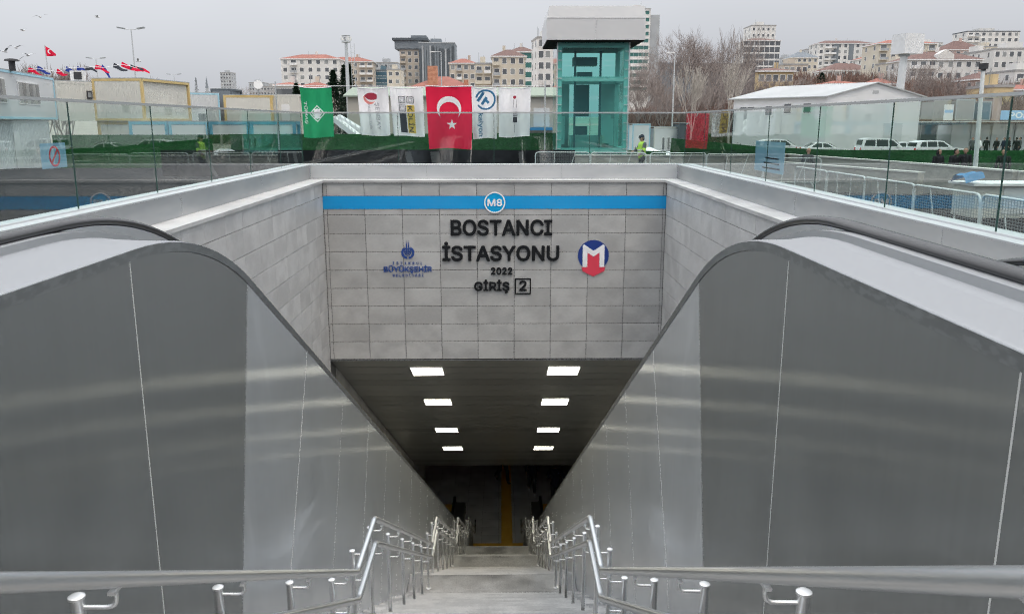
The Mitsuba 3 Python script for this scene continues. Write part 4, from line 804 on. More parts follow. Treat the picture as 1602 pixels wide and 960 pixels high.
# ================= far buildings =================
def building(label, u0, u1, vtop, D, wall, rows, cols, roof='flat', roofmat='mat_roof_red', vapex=None, depth=12, rot=0.0, storey=3.0, wsize=(1.3, 1.4), balc=(), name='apartment_building', bands=None, side_cols=2, first=.9, winmat=None, fins=0, skip=(), overhang=.5):
    a, b = spot(u0, vtop, D), spot(u1, vtop, D); w = float(b[0]-a[0]); ztop = float(a[2]); zb = float(tz((a[0]+b[0])/2, D))-4
    k = thing(name, label, 'building'); R = rotz(rot, (a[0], D, 0)); r = random.Random(label)
    put(k, 'wall', MB().box(0, w, 0, depth, zb, ztop).move(R), wall)
    if roof == 'hip':
        za = float(spot((u0+u1)/2, vapex, D)[2]); o = overhang; i = min(w, depth)*.42
        pts = [(-o, -o, ztop+.05), (w+o, -o, ztop+.05), (-o, depth+o, ztop+.05), (w+o, depth+o, ztop+.05), (i, depth*.5, za), (w-i, depth*.5, za)]
        m = trimesh.convex.convex_hull(np.array(pts)); rf = put(k, 'roof', MB().tm(m).move(R), roofmat)
        put(k, 'eaves', MB().box(-o, w+o, -o, depth+o, ztop-.25, ztop+.04).move(R), 'mat_frame_white')
        c = w*r.uniform(.3, .7); put(rf, 'chimney', MB().box(c, c+.9, depth*.45, depth*.5, za-1, za+1.1).move(R), wall)
    else:
        rf = put(k, 'roof', MB().box(-.15, w+.15, -.15, depth+.15, ztop+.003, ztop+.5).move(R), roofmat if roof == 'cap' else 'mat_facade_concrete')
        put(rf, 'stair_head', MB().box(w*.3, w*.6, depth*.3, depth*.7, ztop+.5, ztop+2.4).move(R), wall)
    for _ in range(2):
        c = w*r.uniform(.1, .9); put(rf, 'aerial', MB().tube([(c, depth*.4, ztop), (c, depth*.4, ztop+r.uniform(2, 4))], .06, 5).move(R), 'mat_steelwork')
    xs = np.linspace(0, w, cols+1)
    for j in range(rows):
        z0 = ztop-storey*(j+1)+first
        if bands:
            q = put(k, 'window_band', MB().box(.6, w-.6, -.06, -.0, z0, z0+1.5).move(R), bands)
            n = max(2, int(w/2.2)); mu = MB()
            for i in range(1, n): mu.box(.6+(w-1.2)*i/n-.06, .6+(w-1.2)*i/n+.06, -.09, -.061, z0, z0+1.5)
            put(q, 'mullion', mu.move(R), 'mat_frame_white'); put(k, 'ledge', MB().box(-.1, w+.1, -.35, -.0, z0+1.55, z0+1.8).move(R), 'mat_frame_white'); continue
        for i in range(cols):
            cx = (xs[i]+xs[i+1])/2+r.uniform(-.1, .1); ww, hh = wsize
            if (i, j) in skip: continue
            if i in balc:
                bw = (xs[1]-xs[0])*.42
                bk = put(k, 'balcony', MB().box(cx-bw, cx+bw, -1.2, -.0, z0-.55, z0-.40).move(R), wall)
                put(bk, 'railing', MB().box(cx-bw, cx+bw, -1.2, -1.14, z0-.39, z0+.45).move(R), r.choice(['mat_frame_white', 'mat_facade_grey', wall]))
                d = put(k, 'balcony_door', MB().box(cx-bw*.8, cx+bw*.8, -.05, -.0, z0-.38, z0+1.6).move(R), 'mat_frame_white'); put(d, 'pane', MB().box(cx-bw*.7, cx+bw*.7, -.07, -.051, z0-.3, z0+1.5).move(R), r.choice(WIN[:2])); continue
            q = put(k, 'window', MB().box(cx-ww/2-.12, cx+ww/2+.12, -.07, -.0, z0-.12, z0+hh+.12).move(R), 'mat_frame_white')
            put(q, 'pane', MB().box(cx-ww/2, cx+ww/2, -.09, -.071, z0, z0+hh).move(R), winmat or r.choice([WIN[0], WIN[0], WIN[1], WIN[2]]))
        sxx = w if a[0] < 0 else 0.
        for i in range(side_cols):
            cy = depth*(i+.5)/side_cols; ww, hh = wsize; e0, e1 = ((sxx+.0, sxx+.07) if sxx else (-.07, 0)); f0, f1 = ((sxx+.071, sxx+.09) if sxx else (-.09, -.071))
            q = put(k, 'window', MB().box(e0, e1, cy-ww/2-.12, cy+ww/2+.12, z0-.12, z0+hh+.12).move(R), 'mat_frame_white'); put(q, 'pane', MB().box(f0, f1, cy-ww/2, cy+ww/2, z0, z0+hh).move(R), r.choice(WIN[:2]))
    for i in range(fins):
        x = w*(i+.5)/fins; put(k, 'fin', MB().box(x-.35, x+.35, -.45, -.0, zb, ztop-1.0-r.choice([0, 0, 1.2])).move(R), r.choice(['mat_facade_grey', 'mat_facade_slate', 'mat_facade_dark']))
    return k, R, w, ztop
building('white apartment block with low red hip roof at far left of the skyline', 439, 530, 92, 356, B['white'], 5, 7, 'hip', vapex=83, depth=16, balc=(1,), wsize=(1.5, 1.5))
building('beige apartment block with red hip roof behind the floodlight mast', 505, 583, 96, 372, B['beige'], 5, 7, 'hip', vapex=87, depth=16, balc=(5, 6), rot=.06)
building('low house with red roof left of the green flag', 431, 460, 133, 165, B['white'], 2, 3, 'hip', vapex=127, depth=9)
building('low house with wide red roof above the green flag', 466, 512, 137, 170, B['cream'], 1, 4, 'hip', vapex=127, depth=9)
building('small blue glass office block right of the beige block', 586, 611, 111, 385, B['blue'], 5, 3, 'cap', 'mat_facade_slate', winmat='mat_win_blue', wsize=(3., 1.7))
building('pale block behind the blue glass office', 586, 622, 99, 430, B['grey'], 5, 5, 'flat')
building('narrow cream block left of the dark tower', 605, 627, 110, 350, B['cream'], 4, 2, 'flat')
k, R, w, zt = building('tower with cream face and dark slate crown', 625, 656, 79, 390, B['beige'], 7, 3, 'flat', depth=14, balc=(0,), wsize=(1.4, 1.6))
put(k, 'crown', MB().box(-2.0, w+1.0, -1.0, 14, zt+.6, zt+4.2).move(R), 'mat_facade_slate'); put(k, 'crown_eaves', MB().box(-3.0, w+4.0, -1.8, 15, zt+4.2, zt+5.2).move(R), 'mat_facade_dark')
put(k, 'crown', MB().box(5.0, w+3.0, 2, 13, zt+5.2, zt+6.6).move(R), 'mat_facade_slate')
building('dark grey office block with vertical fins', 655, 711, 68, 372, B['slate'], 0, 4, 'cap', 'mat_facade_grey', depth=18, fins=14)
building('small cream block with red roof left of the large cream block', 703, 744, 99, 300, B['beige'], 4, 4, 'hip', vapex=90, depth=12, balc=(1,))
k, R, w, zt = building('long low brick building with rust red roof and chimneys', 636, 742, 139, 205, 'mat_brick', 1, 8, 'hip', 'mat_roof_red', vapex=116, depth=22)
for x, h in ((4.8, 5.4), (6.2, 2.6), (13.5, 2.2)): put(k, 'chimney_block', MB().box(x, x+(2.3 if h > 5 else 1), 3, 5.2, zt, zt+h).move(R), 'mat_brick')
building('large cream block with brown hip roof above the flags', 770, 822, 88, 255, B['cream'], 5, 4, 'hip', 'mat_roof_brown', vapex=75, depth=13, wsize=(1.2, 1.5), balc=(0,))
building('cream wing with glazed balconies left of the large cream block', 743, 769, 101, 256, B['cream'], 4, 2, 'flat', depth=10, balc=(0, 1))
building('grey cream block with brown roof behind the large cream block', 797, 836, 81, 285, B['white'], 5, 4, 'hip', 'mat_roof_brown', vapex=71, depth=12, winmat='mat_win_green', wsize=(2.2, 1.7))
building('white block with dark square windows left of the lift', 841, 875, 60, 240, B['white'], 7, 3, 'flat', depth=12, rot=.1, wsize=(1.3, 1.7))
k, R, w, zt = building('tall slim tower with green window bands behind the lift', 983, 1018, 15, 392, B['white'], 12, 4, 'flat', depth=14, bands='mat_win_green')
put(k, 'side_slab', MB().box(w, w+4.4, 1, 14, zt-45, zt-2.2).move(R), 'mat_facade_grey')
building('tall white tower behind the bare plane trees', 1176, 1214, 41, 430, B['white'], 6, 5, 'flat', depth=14, wsize=(1.0, 1.3))
building('white block with tall window columns in front of the white tower', 1164, 1221, 64, 405, B['white'], 5, 7, 'hip', 'mat_roof_brown', vapex=58, depth=14, wsize=(2.2, 2.3), winmat='mat_win_a')
building('cream block with grey roof, left of the dark striped block', 1238, 1280, 90, 420, B['cream'], 4, 5, 'hip', 'mat_facade_slate', vapex=80, depth=12)
k, R, w, zt = building('white block with two dark vertical stripes on the hill', 1281, 1366, 68, 460, B['white'], 6, 9, 'hip', 'mat_roof_brown', vapex=62, depth=14, wsize=(1.5, 1.7), balc=(1, 2))
for x in (8.2, 16.2): put(k, 'dark_stripe', MB().box(x, x+2.6, -.2, -.0, zt-19, zt-.4).move(R), 'mat_facade_slate')
building('white low block with dark hip roof below the striped block', 1294, 1368, 110, 330, B['white'], 3, 7, 'hip', 'mat_roof_brown', vapex=97, depth=14, wsize=(1.6, 1.3), balc=(3, 5))
building('yellow cream house among the trees left of the warehouse roof', 1186, 1242, 111, 185, B['sand'], 3, 5, 'hip', 'mat_roof_brown', vapex=104, depth=10, wsize=(1., 1.2))
building('house with red roof left of the sign mast', 1372, 1402, 131, 190, B['rose'], 1, 3, 'hip', vapex=121, depth=9)
building('low house with red roof behind the warehouse gable', 1296, 1345, 131, 195, B['rose'], 1, 4, 'hip', vapex=125, depth=9)
building('cream apartment block with red roof behind the white box on the mast', 1376, 1466, 68, 302, B['cream'], 6, 6, 'hip', vapex=60, depth=14, balc=(0, 3, 5))
k, R, w, zt = building('white apartment block with long balconies and brown roof, right of the mast', 1424, 1537, 93, 246, B['white'], 6, 8, 'hip', 'mat_roof_brown', vapex=78, depth=14, balc=(0, 1, 2), wsize=(1.25, 1.4))
put(k, 'pediment', MB().prism(Polygon([(7.5, zt-.5), (12.5, zt-.5), (12.3, zt+1.4), (10, zt+2.7), (7.7, zt+1.4)]), lambda a, b, d: (a, d, b), -.3, 2.0).move(R), B['white'])
building('block with dark brown roof behind the long balcony block', 1482, 1540, 78, 335, B['rose'], 4, 5, 'hip', 'mat_roof_brown', vapex=62, depth=13)
building('modern white block with dark flat roof high on the right skyline', 1514, 1596, 50, 485, B['white'], 6, 8, 'cap', 'mat_facade_dark', depth=16, wsize=(1.8, 1.7), balc=(0, 1))
building('pale grey block at the right edge of the picture', 1556, 1640, 78, 262, B['white'], 7, 8, 'flat', depth=14, rot=-.12, wsize=(1.1, 1.5))
building('narrow white block left of the pale grey edge block', 1533, 1560, 82, 275, B['white'], 6, 2, 'flat', depth=14, wsize=(1.0, 1.6))
building('rose house with grey roof behind the leaning pole', 1526, 1560, 124, 195, B['rose'], 2, 3, 'hip', 'mat_roof_brown', vapex=113, depth=9)
building('blank sand coloured house near the right edge', 1556, 1586, 137, 150, B['sand'], 0, 2, 'flat', depth=9, name='house', side_cols=0)
building('low house with red roof at the right edge', 1586, 1640, 140, 170, B['rose'], 1, 4, 'hip', vapex=131, depth=9)
building('grey tower block far away at the left horizon', 344, 361, 114, 760, B['grey'], 6, 4, 'flat', depth=14, wsize=(1.6, 1.6))
building('pair of pale blocks far away left of the green flag', 389, 412, 130, 640, B['grey'], 3, 5, 'flat', depth=14)
building('pale grey far block right of the far tower', 412, 432, 136, 600, B['concrete'], 3, 4, 'flat', depth=14)
matte('mat_wall_dusk', dirt((.15, .135, .135), (.21, .19, .185), .25, 2, .15), .9)
building('pale block between the cream grey-roofed block and the yellow cream house', 1226, 1264, 102, 300, B['beige'], 3, 4, 'flat')
building('pale block with red roof between the striped block and the sign mast', 1350, 1392, 92, 385, B['white'], 4, 5, 'hip', vapex=84, depth=12, balc=(2,))
building('cream block with balconies low behind the sign mast', 1396, 1438, 99, 272, B['cream'], 4, 4, 'flat', balc=(0, 1))
building('pale block half hidden left of the pediment block', 1438, 1468, 84, 320, B['white'], 4, 4, 'flat')
building('grey white block between the brown roofs and the modern block', 1490, 1532, 70, 410, B['white'], 4, 5, 'flat', balc=(1, 3))
building('white block at the right edge above the red roofed house', 1588, 1640, 112, 215, B['white'], 4, 3, 'flat', balc=(0,))
building('far pale block between the cream block and the striped block', 1262, 1296, 78, 520, B['grey'], 4, 4, 'flat')
building('far pale block left of the modern block on the right skyline', 1440, 1475, 68, 500, B['white'], 4, 4, 'flat')
building('dark windowed apartment block behind the head of the stairs, mirrored in the front glass', 785, 785.01, 10, 44, B['grey'], 0, 1, 'flat') if False else None
building('pale far block just right of the dark striped block roofs', 1366, 1384, 80, 440, B['grey'], 4, 3, 'flat')
building('long white block high behind the sign mast', 1400, 1452, 74, 450, B['white'], 4, 6, 'hip', 'mat_roof_brown', vapex=68, balc=(2, 3))
building('white block left of the modern block, behind the brown roofs', 1462, 1518, 86, 380, B['white'], 4, 6, 'flat', balc=(0, 4))
building('cream block above the narrow white block at right', 1536, 1566, 74, 400, B['cream'], 4, 4, 'flat')
building('grey block behind the left end of the hillside blocks', 1222, 1244, 92, 480, B['grey'], 4, 3, 'flat')
kb = thing('building', 'plain apartment block behind the head of the stairs, a dim reflection in the front glass', 'building')
put(kb, 'wall', MB().box(-70, 75, -62, -48, GZ, 17), 'mat_facade_slate'); put(kb, 'roof', MB().box(-70.4, 75.4, -62.4, -47.6, 17.01, 17.5), 'mat_roof_brown')
k = thing('retaining_wall', 'large dark grey wall behind the bare trees right of the lift', 'wall')
a, b = spot(1030, 98, 175), spot(1182, 98, 178)
for i in range(8): put(k, 'panel', MB().bar([*(a+(b-a)*i/8+[.05, 0, 0])[:2], a[2]-8], [*(a+(b-a)*(i+1)/8-[.05, 0, 0])[:2], a[2]-8], .5, 16), 'mat_facade_slate' if i < 3 else 'mat_wall_dusk')
k = thing('minaret', 'thin pale minaret on the far left horizon', 'minaret'); a = spot(328, 193, 700); zt = spot(328, 120, 700)[2]
put(k, 'shaft', MB().tube([(a[0], 700, 0), (a[0], 700, zt-9)], 1.2, 8), 'mat_facade_grey'); put(k, 'balcony', MB().tube([(a[0], 700, zt-13), (a[0], 700, zt-11.5)], 2.0, 8), 'mat_facade_grey'); put(k, 'spire', MB().tube([(a[0], 700, zt-9), (a[0], 700, zt)], [1.3, .05], 8), 'mat_facade_slate')
# ================= trees =================
def branch(mb, p, d, L, r, depth, rng_, spread, up, sides=4, kmin=2, kmax=4, taper=.55):
    r = max(r, .016)
    n = 3; pts = [p]; q = p.copy(); dd = d.copy()
    for i in range(n):
        dd = dd+rng_.normal(0, .10, 3)+np.array([0, 0, up*.08]); dd /= np.linalg.norm(dd); q = q+dd*L/n; pts.append(q.copy())
    r1 = max(r*taper, .009); mb.tube(pts, np.linspace(r, r1, n+1), sides if r > .05 else 3, False)
    if depth == 0: return
    for i in range(rng_.integers(kmin, kmax+1)):
        t = rng_.uniform(.35, 1.0); j = min(int(t*n), n-1); o = pts[j]+(pts[j+1]-pts[j])*(t*n-j)
        ax_ = rng_.normal(0, 1, 3); ax_ -= dd*(ax_@dd); ax_ /= np.linalg.norm(ax_); nd = dd*math.cos(spread)+ax_*math.sin(spread)*rng_.uniform(.7, 1.2)+np.array([0, 0, up*.25]); nd /= np.linalg.norm(nd)
        branch(mb, o, nd, L*rng_.uniform(.58, .8), r1*rng_.uniform(.6, .85), depth-1, rng_, spread, up, sides, kmin, kmax, taper)
    branch(mb, q, dd, L*.7, r1, depth-1, rng_, spread, up, sides, kmin, kmax, taper)
def bare_tree(label, u, vtop, D, seed, group=None, mat='mat_bark', twig='mat_twig', spread=.55, up=.6, depth=5, kmax=4, zb=None, trunk=.26, rscale=.016, kmin=2):
    g = np.random.default_rng(seed); p = spot(u, vtop, D); z0 = float(tz(p[0], D)) if zb is None else zb; H = float(p[2])-z0
    k = thing('bare_tree', label, 'tree', group); base = np.array([p[0], D, z0-.2]); t = MB()
    top = base+[g.normal(0, .02)*H, 0, H*trunk]; t.tube([base, (base+top)/2+g.normal(0, .06, 3), top], [H*rscale, H*rscale*.85, H*rscale*.72], 7, False)
    cr = MB(); n0 = g.integers(3, 6)
    for i in range(n0):
        a = 2*math.pi*(i+g.uniform(-.2, .2))/n0; d = np.array([math.cos(a)*math.sin(spread), math.sin(a)*math.sin(spread), math.cos(spread)+.2]); d /= np.linalg.norm(d)
        branch(cr, top-[0, 0, H*trunk*g.uniform(0, .25)], d, H*.27, H*rscale*.55, depth, g, spread, up, 4, kmin, kmax)
    v, f = cr.vf(); s = (H*1.0-.2)/max(v[:, 2].max()-base[2], 1e-3); v = base+(v-base)*[s, s, s]; tv, tf = t.vf(); tv = base+(tv-base)*s
    put(k, 'trunk', (tv, tf), mat, smooth=True); put(k, 'crown', (v, f), twig); return k
for i, (u, v, D, lb) in enumerate(((1052, 54, 140, 'wide bare plane tree, leftmost of the tall trees right of the lift'), (1078, 37, 146, 'tallest bare plane tree right of the lift'), (1108, 40, 150, 'bare plane tree in the middle of the tall grove'), (1132, 48, 145, 'bare plane tree right of the grove middle, left of the poplar'))):
    bare_tree(lb, u, v, D, 20+i, spread=.62, up=.35, depth=5, rscale=.016, kmin=2, kmax=3, trunk=.22)
bare_tree('tall slender pale poplar, highest of the bare trees', 1158, 34, 130, 31, mat='mat_bark_pale', twig='mat_twig_grey', spread=.25, up=1.2, depth=4, kmax=3, trunk=.2, rscale=.011)
bare_tree('pale slender birch in front of the dark wall', 1086, 88, 105, 33, mat='mat_bark_pale', twig='mat_bark_pale', spread=.28, up=1.0, depth=4, kmax=3, trunk=.25, rscale=.013)
bare_tree('pale bare tree just left of the warehouse', 1148, 80, 108, 34, mat='mat_bark_pale', twig='mat_bark_pale', spread=.3, up=1.0, depth=4, kmax=3, trunk=.3, rscale=.015)
bare_tree('pale bare tree between the birch and the warehouse', 1124, 95, 112, 35, mat='mat_bark_pale', twig='mat_twig_grey', spread=.35, up=.8, depth=4, kmax=3)
for i, (u, v, D, lb) in enumerate(((1000, 92, 120, 'reddish bare tree touching the right side of the lift'), (1018, 105, 118, 'low reddish bare tree second right of the lift'), (1040, 120, 112, 'low reddish bare tree behind the slim lamp post'), (1068, 118, 115, 'reddish bush-like tree left of the birch'), (1105, 125, 118, 'reddish bush-like tree right of the birch'), (1180, 105, 140, 'brown bare tree in front of the yellow cream house'), (1215, 112, 150, 'brown bare tree over the left end of the warehouse roof'), (1255, 108, 160, 'grey bare tree over the middle of the warehouse roof'), (1418, 92, 150, 'bare tree behind the sign mast'), (1452, 88, 140, 'bare tree in front of the long balconies'), (1475, 98, 140, 'bare tree in front of the pediment block'), (1500, 112, 138, 'bare tree in front of the right block windows'), (858, 122, 150, 'brown bare bush between the white block and the lift'))):
    bare_tree(lb, u, v, D, 50+i, spread=.6, up=.4, depth=4, kmin=2, kmax=4 if i < 7 else 3, twig='mat_twig' if i not in (7, 8) else 'mat_twig_grey', rscale=.013)
for i, (u, v, D, lb) in enumerate(((8, 84, 62, 'bare tree at the left edge behind the site cabin'), (48, 90, 64, 'bare tree behind the roof vent'), (78, 88, 63, 'bare tree under the small red flag'), (98, 98, 66, 'bare tree above the cream ribbed container'), (222, 112, 80, 'small bare tree behind the tall double lamp'), (190, 114, 82, 'small bare tree behind the yellow framed container'), (392, 131, 210, 'bare tree beyond the slim yellow framed container'), (370, 135, 220, 'low bare tree beyond the dark grey container'))):
    bare_tree(lb, u, v, D, 80+i, spread=.5, up=.7, depth=5 if i < 4 else 4, kmax=3, twig='mat_twig_grey', rscale=.013, trunk=.2)
def conifer(label, u, vtop, D, halfw, seed, n=2600):
    g = np.random.default_rng(seed); p = spot(u, vtop, D); z0 = float(tz(p[0], D)); H = float(p[2])-z0; k = thing('conifer', label, 'tree')
    put(k, 'trunk', MB().tube([(p[0], D, z0), (p[0], D, z0+H*.95)], [.22, .03], 6), 'mat_bark')
    t = g.uniform(0, 1, n)**.8; a = g.uniform(0, 2*np.pi, n); lobes = 1+.35*np.sin(a*3+t*31)+.2*np.sin(t*55)
    rad = halfw*(1-t)**.8*lobes*g.uniform(.35, 1.0, n); c = np.stack([p[0]+rad*np.cos(a), D+rad*np.sin(a), z0+.4+t*(H-.4)], 1)
    out = np.stack([np.cos(a), np.sin(a), g.normal(.15, .35, n)], 1); s = g.uniform(.18, .42, n)[:, None]; w = np.stack([-np.sin(a), np.cos(a), g.normal(0, .5, n)], 1)
    tip = c+out*s; V = np.stack([c-w*s*.35-out*s*.2, c+w*s*.35-out*s*.2, tip], 1).reshape(-1, 3); put(k, 'foliage', (V, np.arange(3*n).reshape(-1, 3)), 'mat_needle'); return k
conifer('dark conifer left of the floodlight mast', 521, 110, 110, 2.2, 1); conifer('tall dark cypress beside the floodlight mast', 546, 101, 112, 1.5, 2); conifer('dark conifer tip between the two tall ones', 537, 103, 116, 1.6, 5); conifer('small dark cypress at the far left horizon', 331-25, 122, 420, 2.2, 3, 900); conifer('dark round evergreen behind the top left corner of the green flag', 463, 131, 120, 1.7, 4); conifer('small dark evergreen left of the dark-roofed white block', 1286, 114, 230, 3, 6, 900)
g = np.random.default_rng(77); n = 9000; sx_ = g.uniform(.14, .66, n); sy_ = 112+190*g.uniform(0, 1, n)**1.6; X = sx_*sy_; Zg = tz(X, sy_); hgt = g.uniform(1.0, 3.6, n); V = []
m_ = 7; base = np.stack([X, sy_, Zg], 1)
d_ = g.normal(0, .42, (n, m_, 3)); d_[..., 2] = np.abs(d_[..., 2])+.7; tip = base[:, None]+d_*hgt[:, None, None]; w_ = g.normal(0, 1, (n, m_, 3)); w_[..., 2] = 0; w_ *= .13
V = np.stack([base[:, None]-w_, base[:, None]+w_, tip], 2).reshape(-1, 3)
put(None, 'hillside_scrub', (V, np.arange(len(V)).reshape(-1, 3)), 'mat_scrub', kind='stuff'); lab('hillside_scrub', 'brown leafless scrub covering the hillside', 'scrub')
# ================= lamps, masts, poles =================
def double_lamp(label, u, vtop, D, arm=.9, tilt=.02):
    p = spot(u, vtop, D); z0 = float(tz(p[0], D)); k = thing('street_lamp', label, 'street lamp'); z = float(p[2])
    put(k, 'pole', MB().tube([(p[0], D, z0), (p[0]-tilt*(z-z0)*.0, D, z)], [.085, .05], 8), 'mat_galv')
    for s in (-1, 1):
        put(k, 'arm', MB().tube([(p[0], D, z-.05), (p[0]+s*arm*.5, D, z+.02), (p[0]+s*arm*.7, D, z+.06)], .03, 6), 'mat_galv')
        put(k, 'lamp_head', MB().bar([p[0]+s*arm*.6, D, z+.04], [p[0]+s*arm*1.3, D, z+.14], .28, .11), 'mat_steelwork')
double_lamp('tall double-armed street lamp behind the yellow framed container', 205, 46, 76); double_lamp('smaller double-armed street lamp above the cream container', 150, 92, 120, 1.0); double_lamp('far double-armed street lamp right of the yellow framed container', 272, 117, 170, 1.1)
k = thing('floodlight_mast', 'tall steel floodlight mast with a ladder behind the flags', 'floodlight mast'); p = spot(541, 56, 82); z0 = float(tz(p[0], 82)); z = float(p[2])
put(k, 'pole', MB().tube([(p[0], 82, z0), (p[0], 82, z-.6)], [.24, .14], 10), 'mat_galv', smooth=True)
put(k, 'platform', MB().tube([(p[0], 82, z-.62), (p[0], 82, z-.5)], .42, 12).tube([(p[0], 82, z-.02), (p[0], 82, z)], .42, 12), 'mat_galv')
for a in np.arange(4)*math.pi/2+.5: put(k, 'floodlight', MB().obox((p[0]+.36*math.cos(a), 82+.36*math.sin(a), z-.26), (.30, .22, .34), a), 'mat_frame_white')
ld = MB().tube([(p[0]+.42, 82, z0+4), (p[0]+.42, 82, z-.7)], .025, 5).tube([(p[0]+.74, 82, z0+4), (p[0]+.74, 82, z-.7)], .025, 5)
for zz in np.arange(z0+4.2, z-.7, .5): ld.tube([(p[0]+.42, 82, zz), (p[0]+.74, 82, zz)], .02, 4)
put(k, 'ladder', ld, 'mat_galv')
def single_lamp(label, u, vtop, D, head=(.9, .1)):
    p = spot(u, vtop, D); z0 = float(tz(p[0], D)); k = thing('street_lamp', label, 'street lamp'); z = float(p[2])
    put(k, 'pole', MB().tube([(p[0], D, z0), (p[0], D, z)], [.09, .055], 8), 'mat_galv')
    put(k, 'arm', MB().tube(arc_pts([(p[0], D, z-.3), (p[0], D, z+.05), (p[0]-head[0], D, z+head[1])], .3, 5), .035, 6), 'mat_galv'); put(k, 'lamp_head', MB().bar([p[0]-head[0]+.1, D, z+head[1]-.03], [p[0]-head[0]-.55, D, z+head[1]-.05], .26, .12), 'mat_frame_white')
single_lamp('street lamp in front of the finned dark office block', 690, 82, 118); single_lamp('slim street lamp in front of the bare trees right of the lift', 1056, 84, 88, (.25, .12))
k = thing('sign_mast', 'big white box on a thick grey mast above the warehouse', 'sign mast'); p = spot(1418, 85, 100); z = float(p[2]); zt = float(spot(1418, 54, 100)[2]); z0 = float(tz(p[0], 100))
put(k, 'mast', MB().tube([(p[0]-.5, 100, z0), (p[0]-.25, 100, z+.02)], [.52, .42], 14), 'mat_pale', smooth=True); put(k, 'box', MB().obox((p[0]+.02, 100, (z+zt)/2), (2.55, 2.3, zt-z), .25), 'mat_white_wall'); put(k, 'collar', MB().tube([(p[0]-.25, 100, z-.25), (p[0]-.25, 100, z-.005)], .6, 12), 'mat_steelwork')
k = thing('camera_pole', 'leaning pale steel pole with a camera on top, at right', 'pole'); a, b = spot(1527, 264, 34), spot(1538, 112, 34)
put(k, 'shaft', MB().tube([(a[0], 34, tz(a[0], 34)), tuple(b)], [.10, .075], 10), 'mat_galv_paint', smooth=True); put(k, 'bracket', MB().bar(b+[-.35, 0, .02], b+[.1, 0, .02], .05, .05), 'mat_steelwork')
put(k, 'camera', MB().obox(b+[0, 0, .20], (.16, .30, .22), .4).tube([b+[0, 0, .05], b+[0, 0, .12]], .10, 8), 'mat_frame_dark')
# small red flag, bunting
k = thing('small_flag', 'small red triangular flag on a thin staff at the upper left', 'flag'); p = spot(70, 72, 58); q = spot(72, 100, 58)
put(k, 'staff', MB().tube([(p[0]+.05, 58, float(tz(p[0], 58))), (p[0], 58, p[2]+.05)], .03, 6), 'mat_galv')
v = [p, spot(73, 88, 58), spot(89, 87, 58), spot(80, 79, 58)]; S = np.linspace(0, 1, 10); VV = []
for s in S:
    a_ = p+(spot(89, 85, 58)-p)*s; b_ = spot(73, 88, 58)+(spot(89, 88, 58)-spot(73, 88, 58))*s; yo = .12*math.sin(5*s); VV += [a_+[0, yo, 0], b_+[0, yo, 0]]
VV = np.array(VV); FF = np.array([[2*i, 2*i+1, 2*i+3] for i in range(9)]+[[2*i, 2*i+3, 2*i+2] for i in range(9)]); put(k, 'cloth', (VV, FF), 'mat_cloth_red', smooth=True)
c_ = (p+spot(73, 88, 58))/2+[.32, -.12, -.05]; put(k, 'crescent', MB().prism(shapely.Point(c_[0], c_[2]).buffer(.13).difference(shapely.Point(c_[0]+.05, c_[2]).buffer(.10)), XZ(0), -c_[1], -c_[1]+.02), 'mat_cloth_white')
k = thing('bunting', 'string of blue and red pennants fluttering above the containers', 'bunting')
us = [(42, 110), (60, 108), (92, 113), (104, 107), (122, 106), (150, 105), (165, 106), (190, 101), (205, 104), (228, 112)]
pts = np.array([spot(u, v, 57) for u, v in us]); tt = np.linspace(0, len(us)-1, 60); line = np.stack([np.interp(tt, range(len(us)), pts[:, i]) for i in range(3)], 1); put(k, 'cord', MB().tube(line, .015, 4), 'mat_cloth_white')
ink = ['mat_cloth_red', M('mat_cloth_blue', two({'type': 'principled', 'base_color': rgb(.03, .06, .33), 'roughness': .8})), 'mat_ink_dark']
for i, (s, L_, c) in enumerate(((.1, 1.2, 0), (.9, 1.1, 1), (1.9, .9, 0), (2.9, 1.3, 1), (3.9, .7, 1), (4.4, 1.0, 2), (4.95, 1.2, 0), (5.6, 1.7, 1), (6.5, 1.2, 2), (7.0, 1.9, 0), (7.9, 1.2, 2), (8.3, 1.2, 0))):
    o = np.array([np.interp(s, range(len(us)), pts[:, j]) for j in range(3)]); d = np.array([.9, 0, -.30 if i not in (7,) else -1.2]); d /= np.linalg.norm(d); V = []; L_ *= .8
    for t in np.linspace(0, 1, 8): c0 = o+d*L_*t+[0, .1*math.sin(6*t), .06*math.sin(5*t+i)]; wd = .13*(1-.8*t)+.02; V += [c0+[wd*.3, 0, wd], c0-[wd*.3, 0, wd]]
    put(k, 'pennant', (np.array(V), np.array([[2*j, 2*j+1, 2*j+3] for j in range(7)]+[[2*j, 2*j+3, 2*j+2] for j in range(7)])), ink[c], smooth=True)
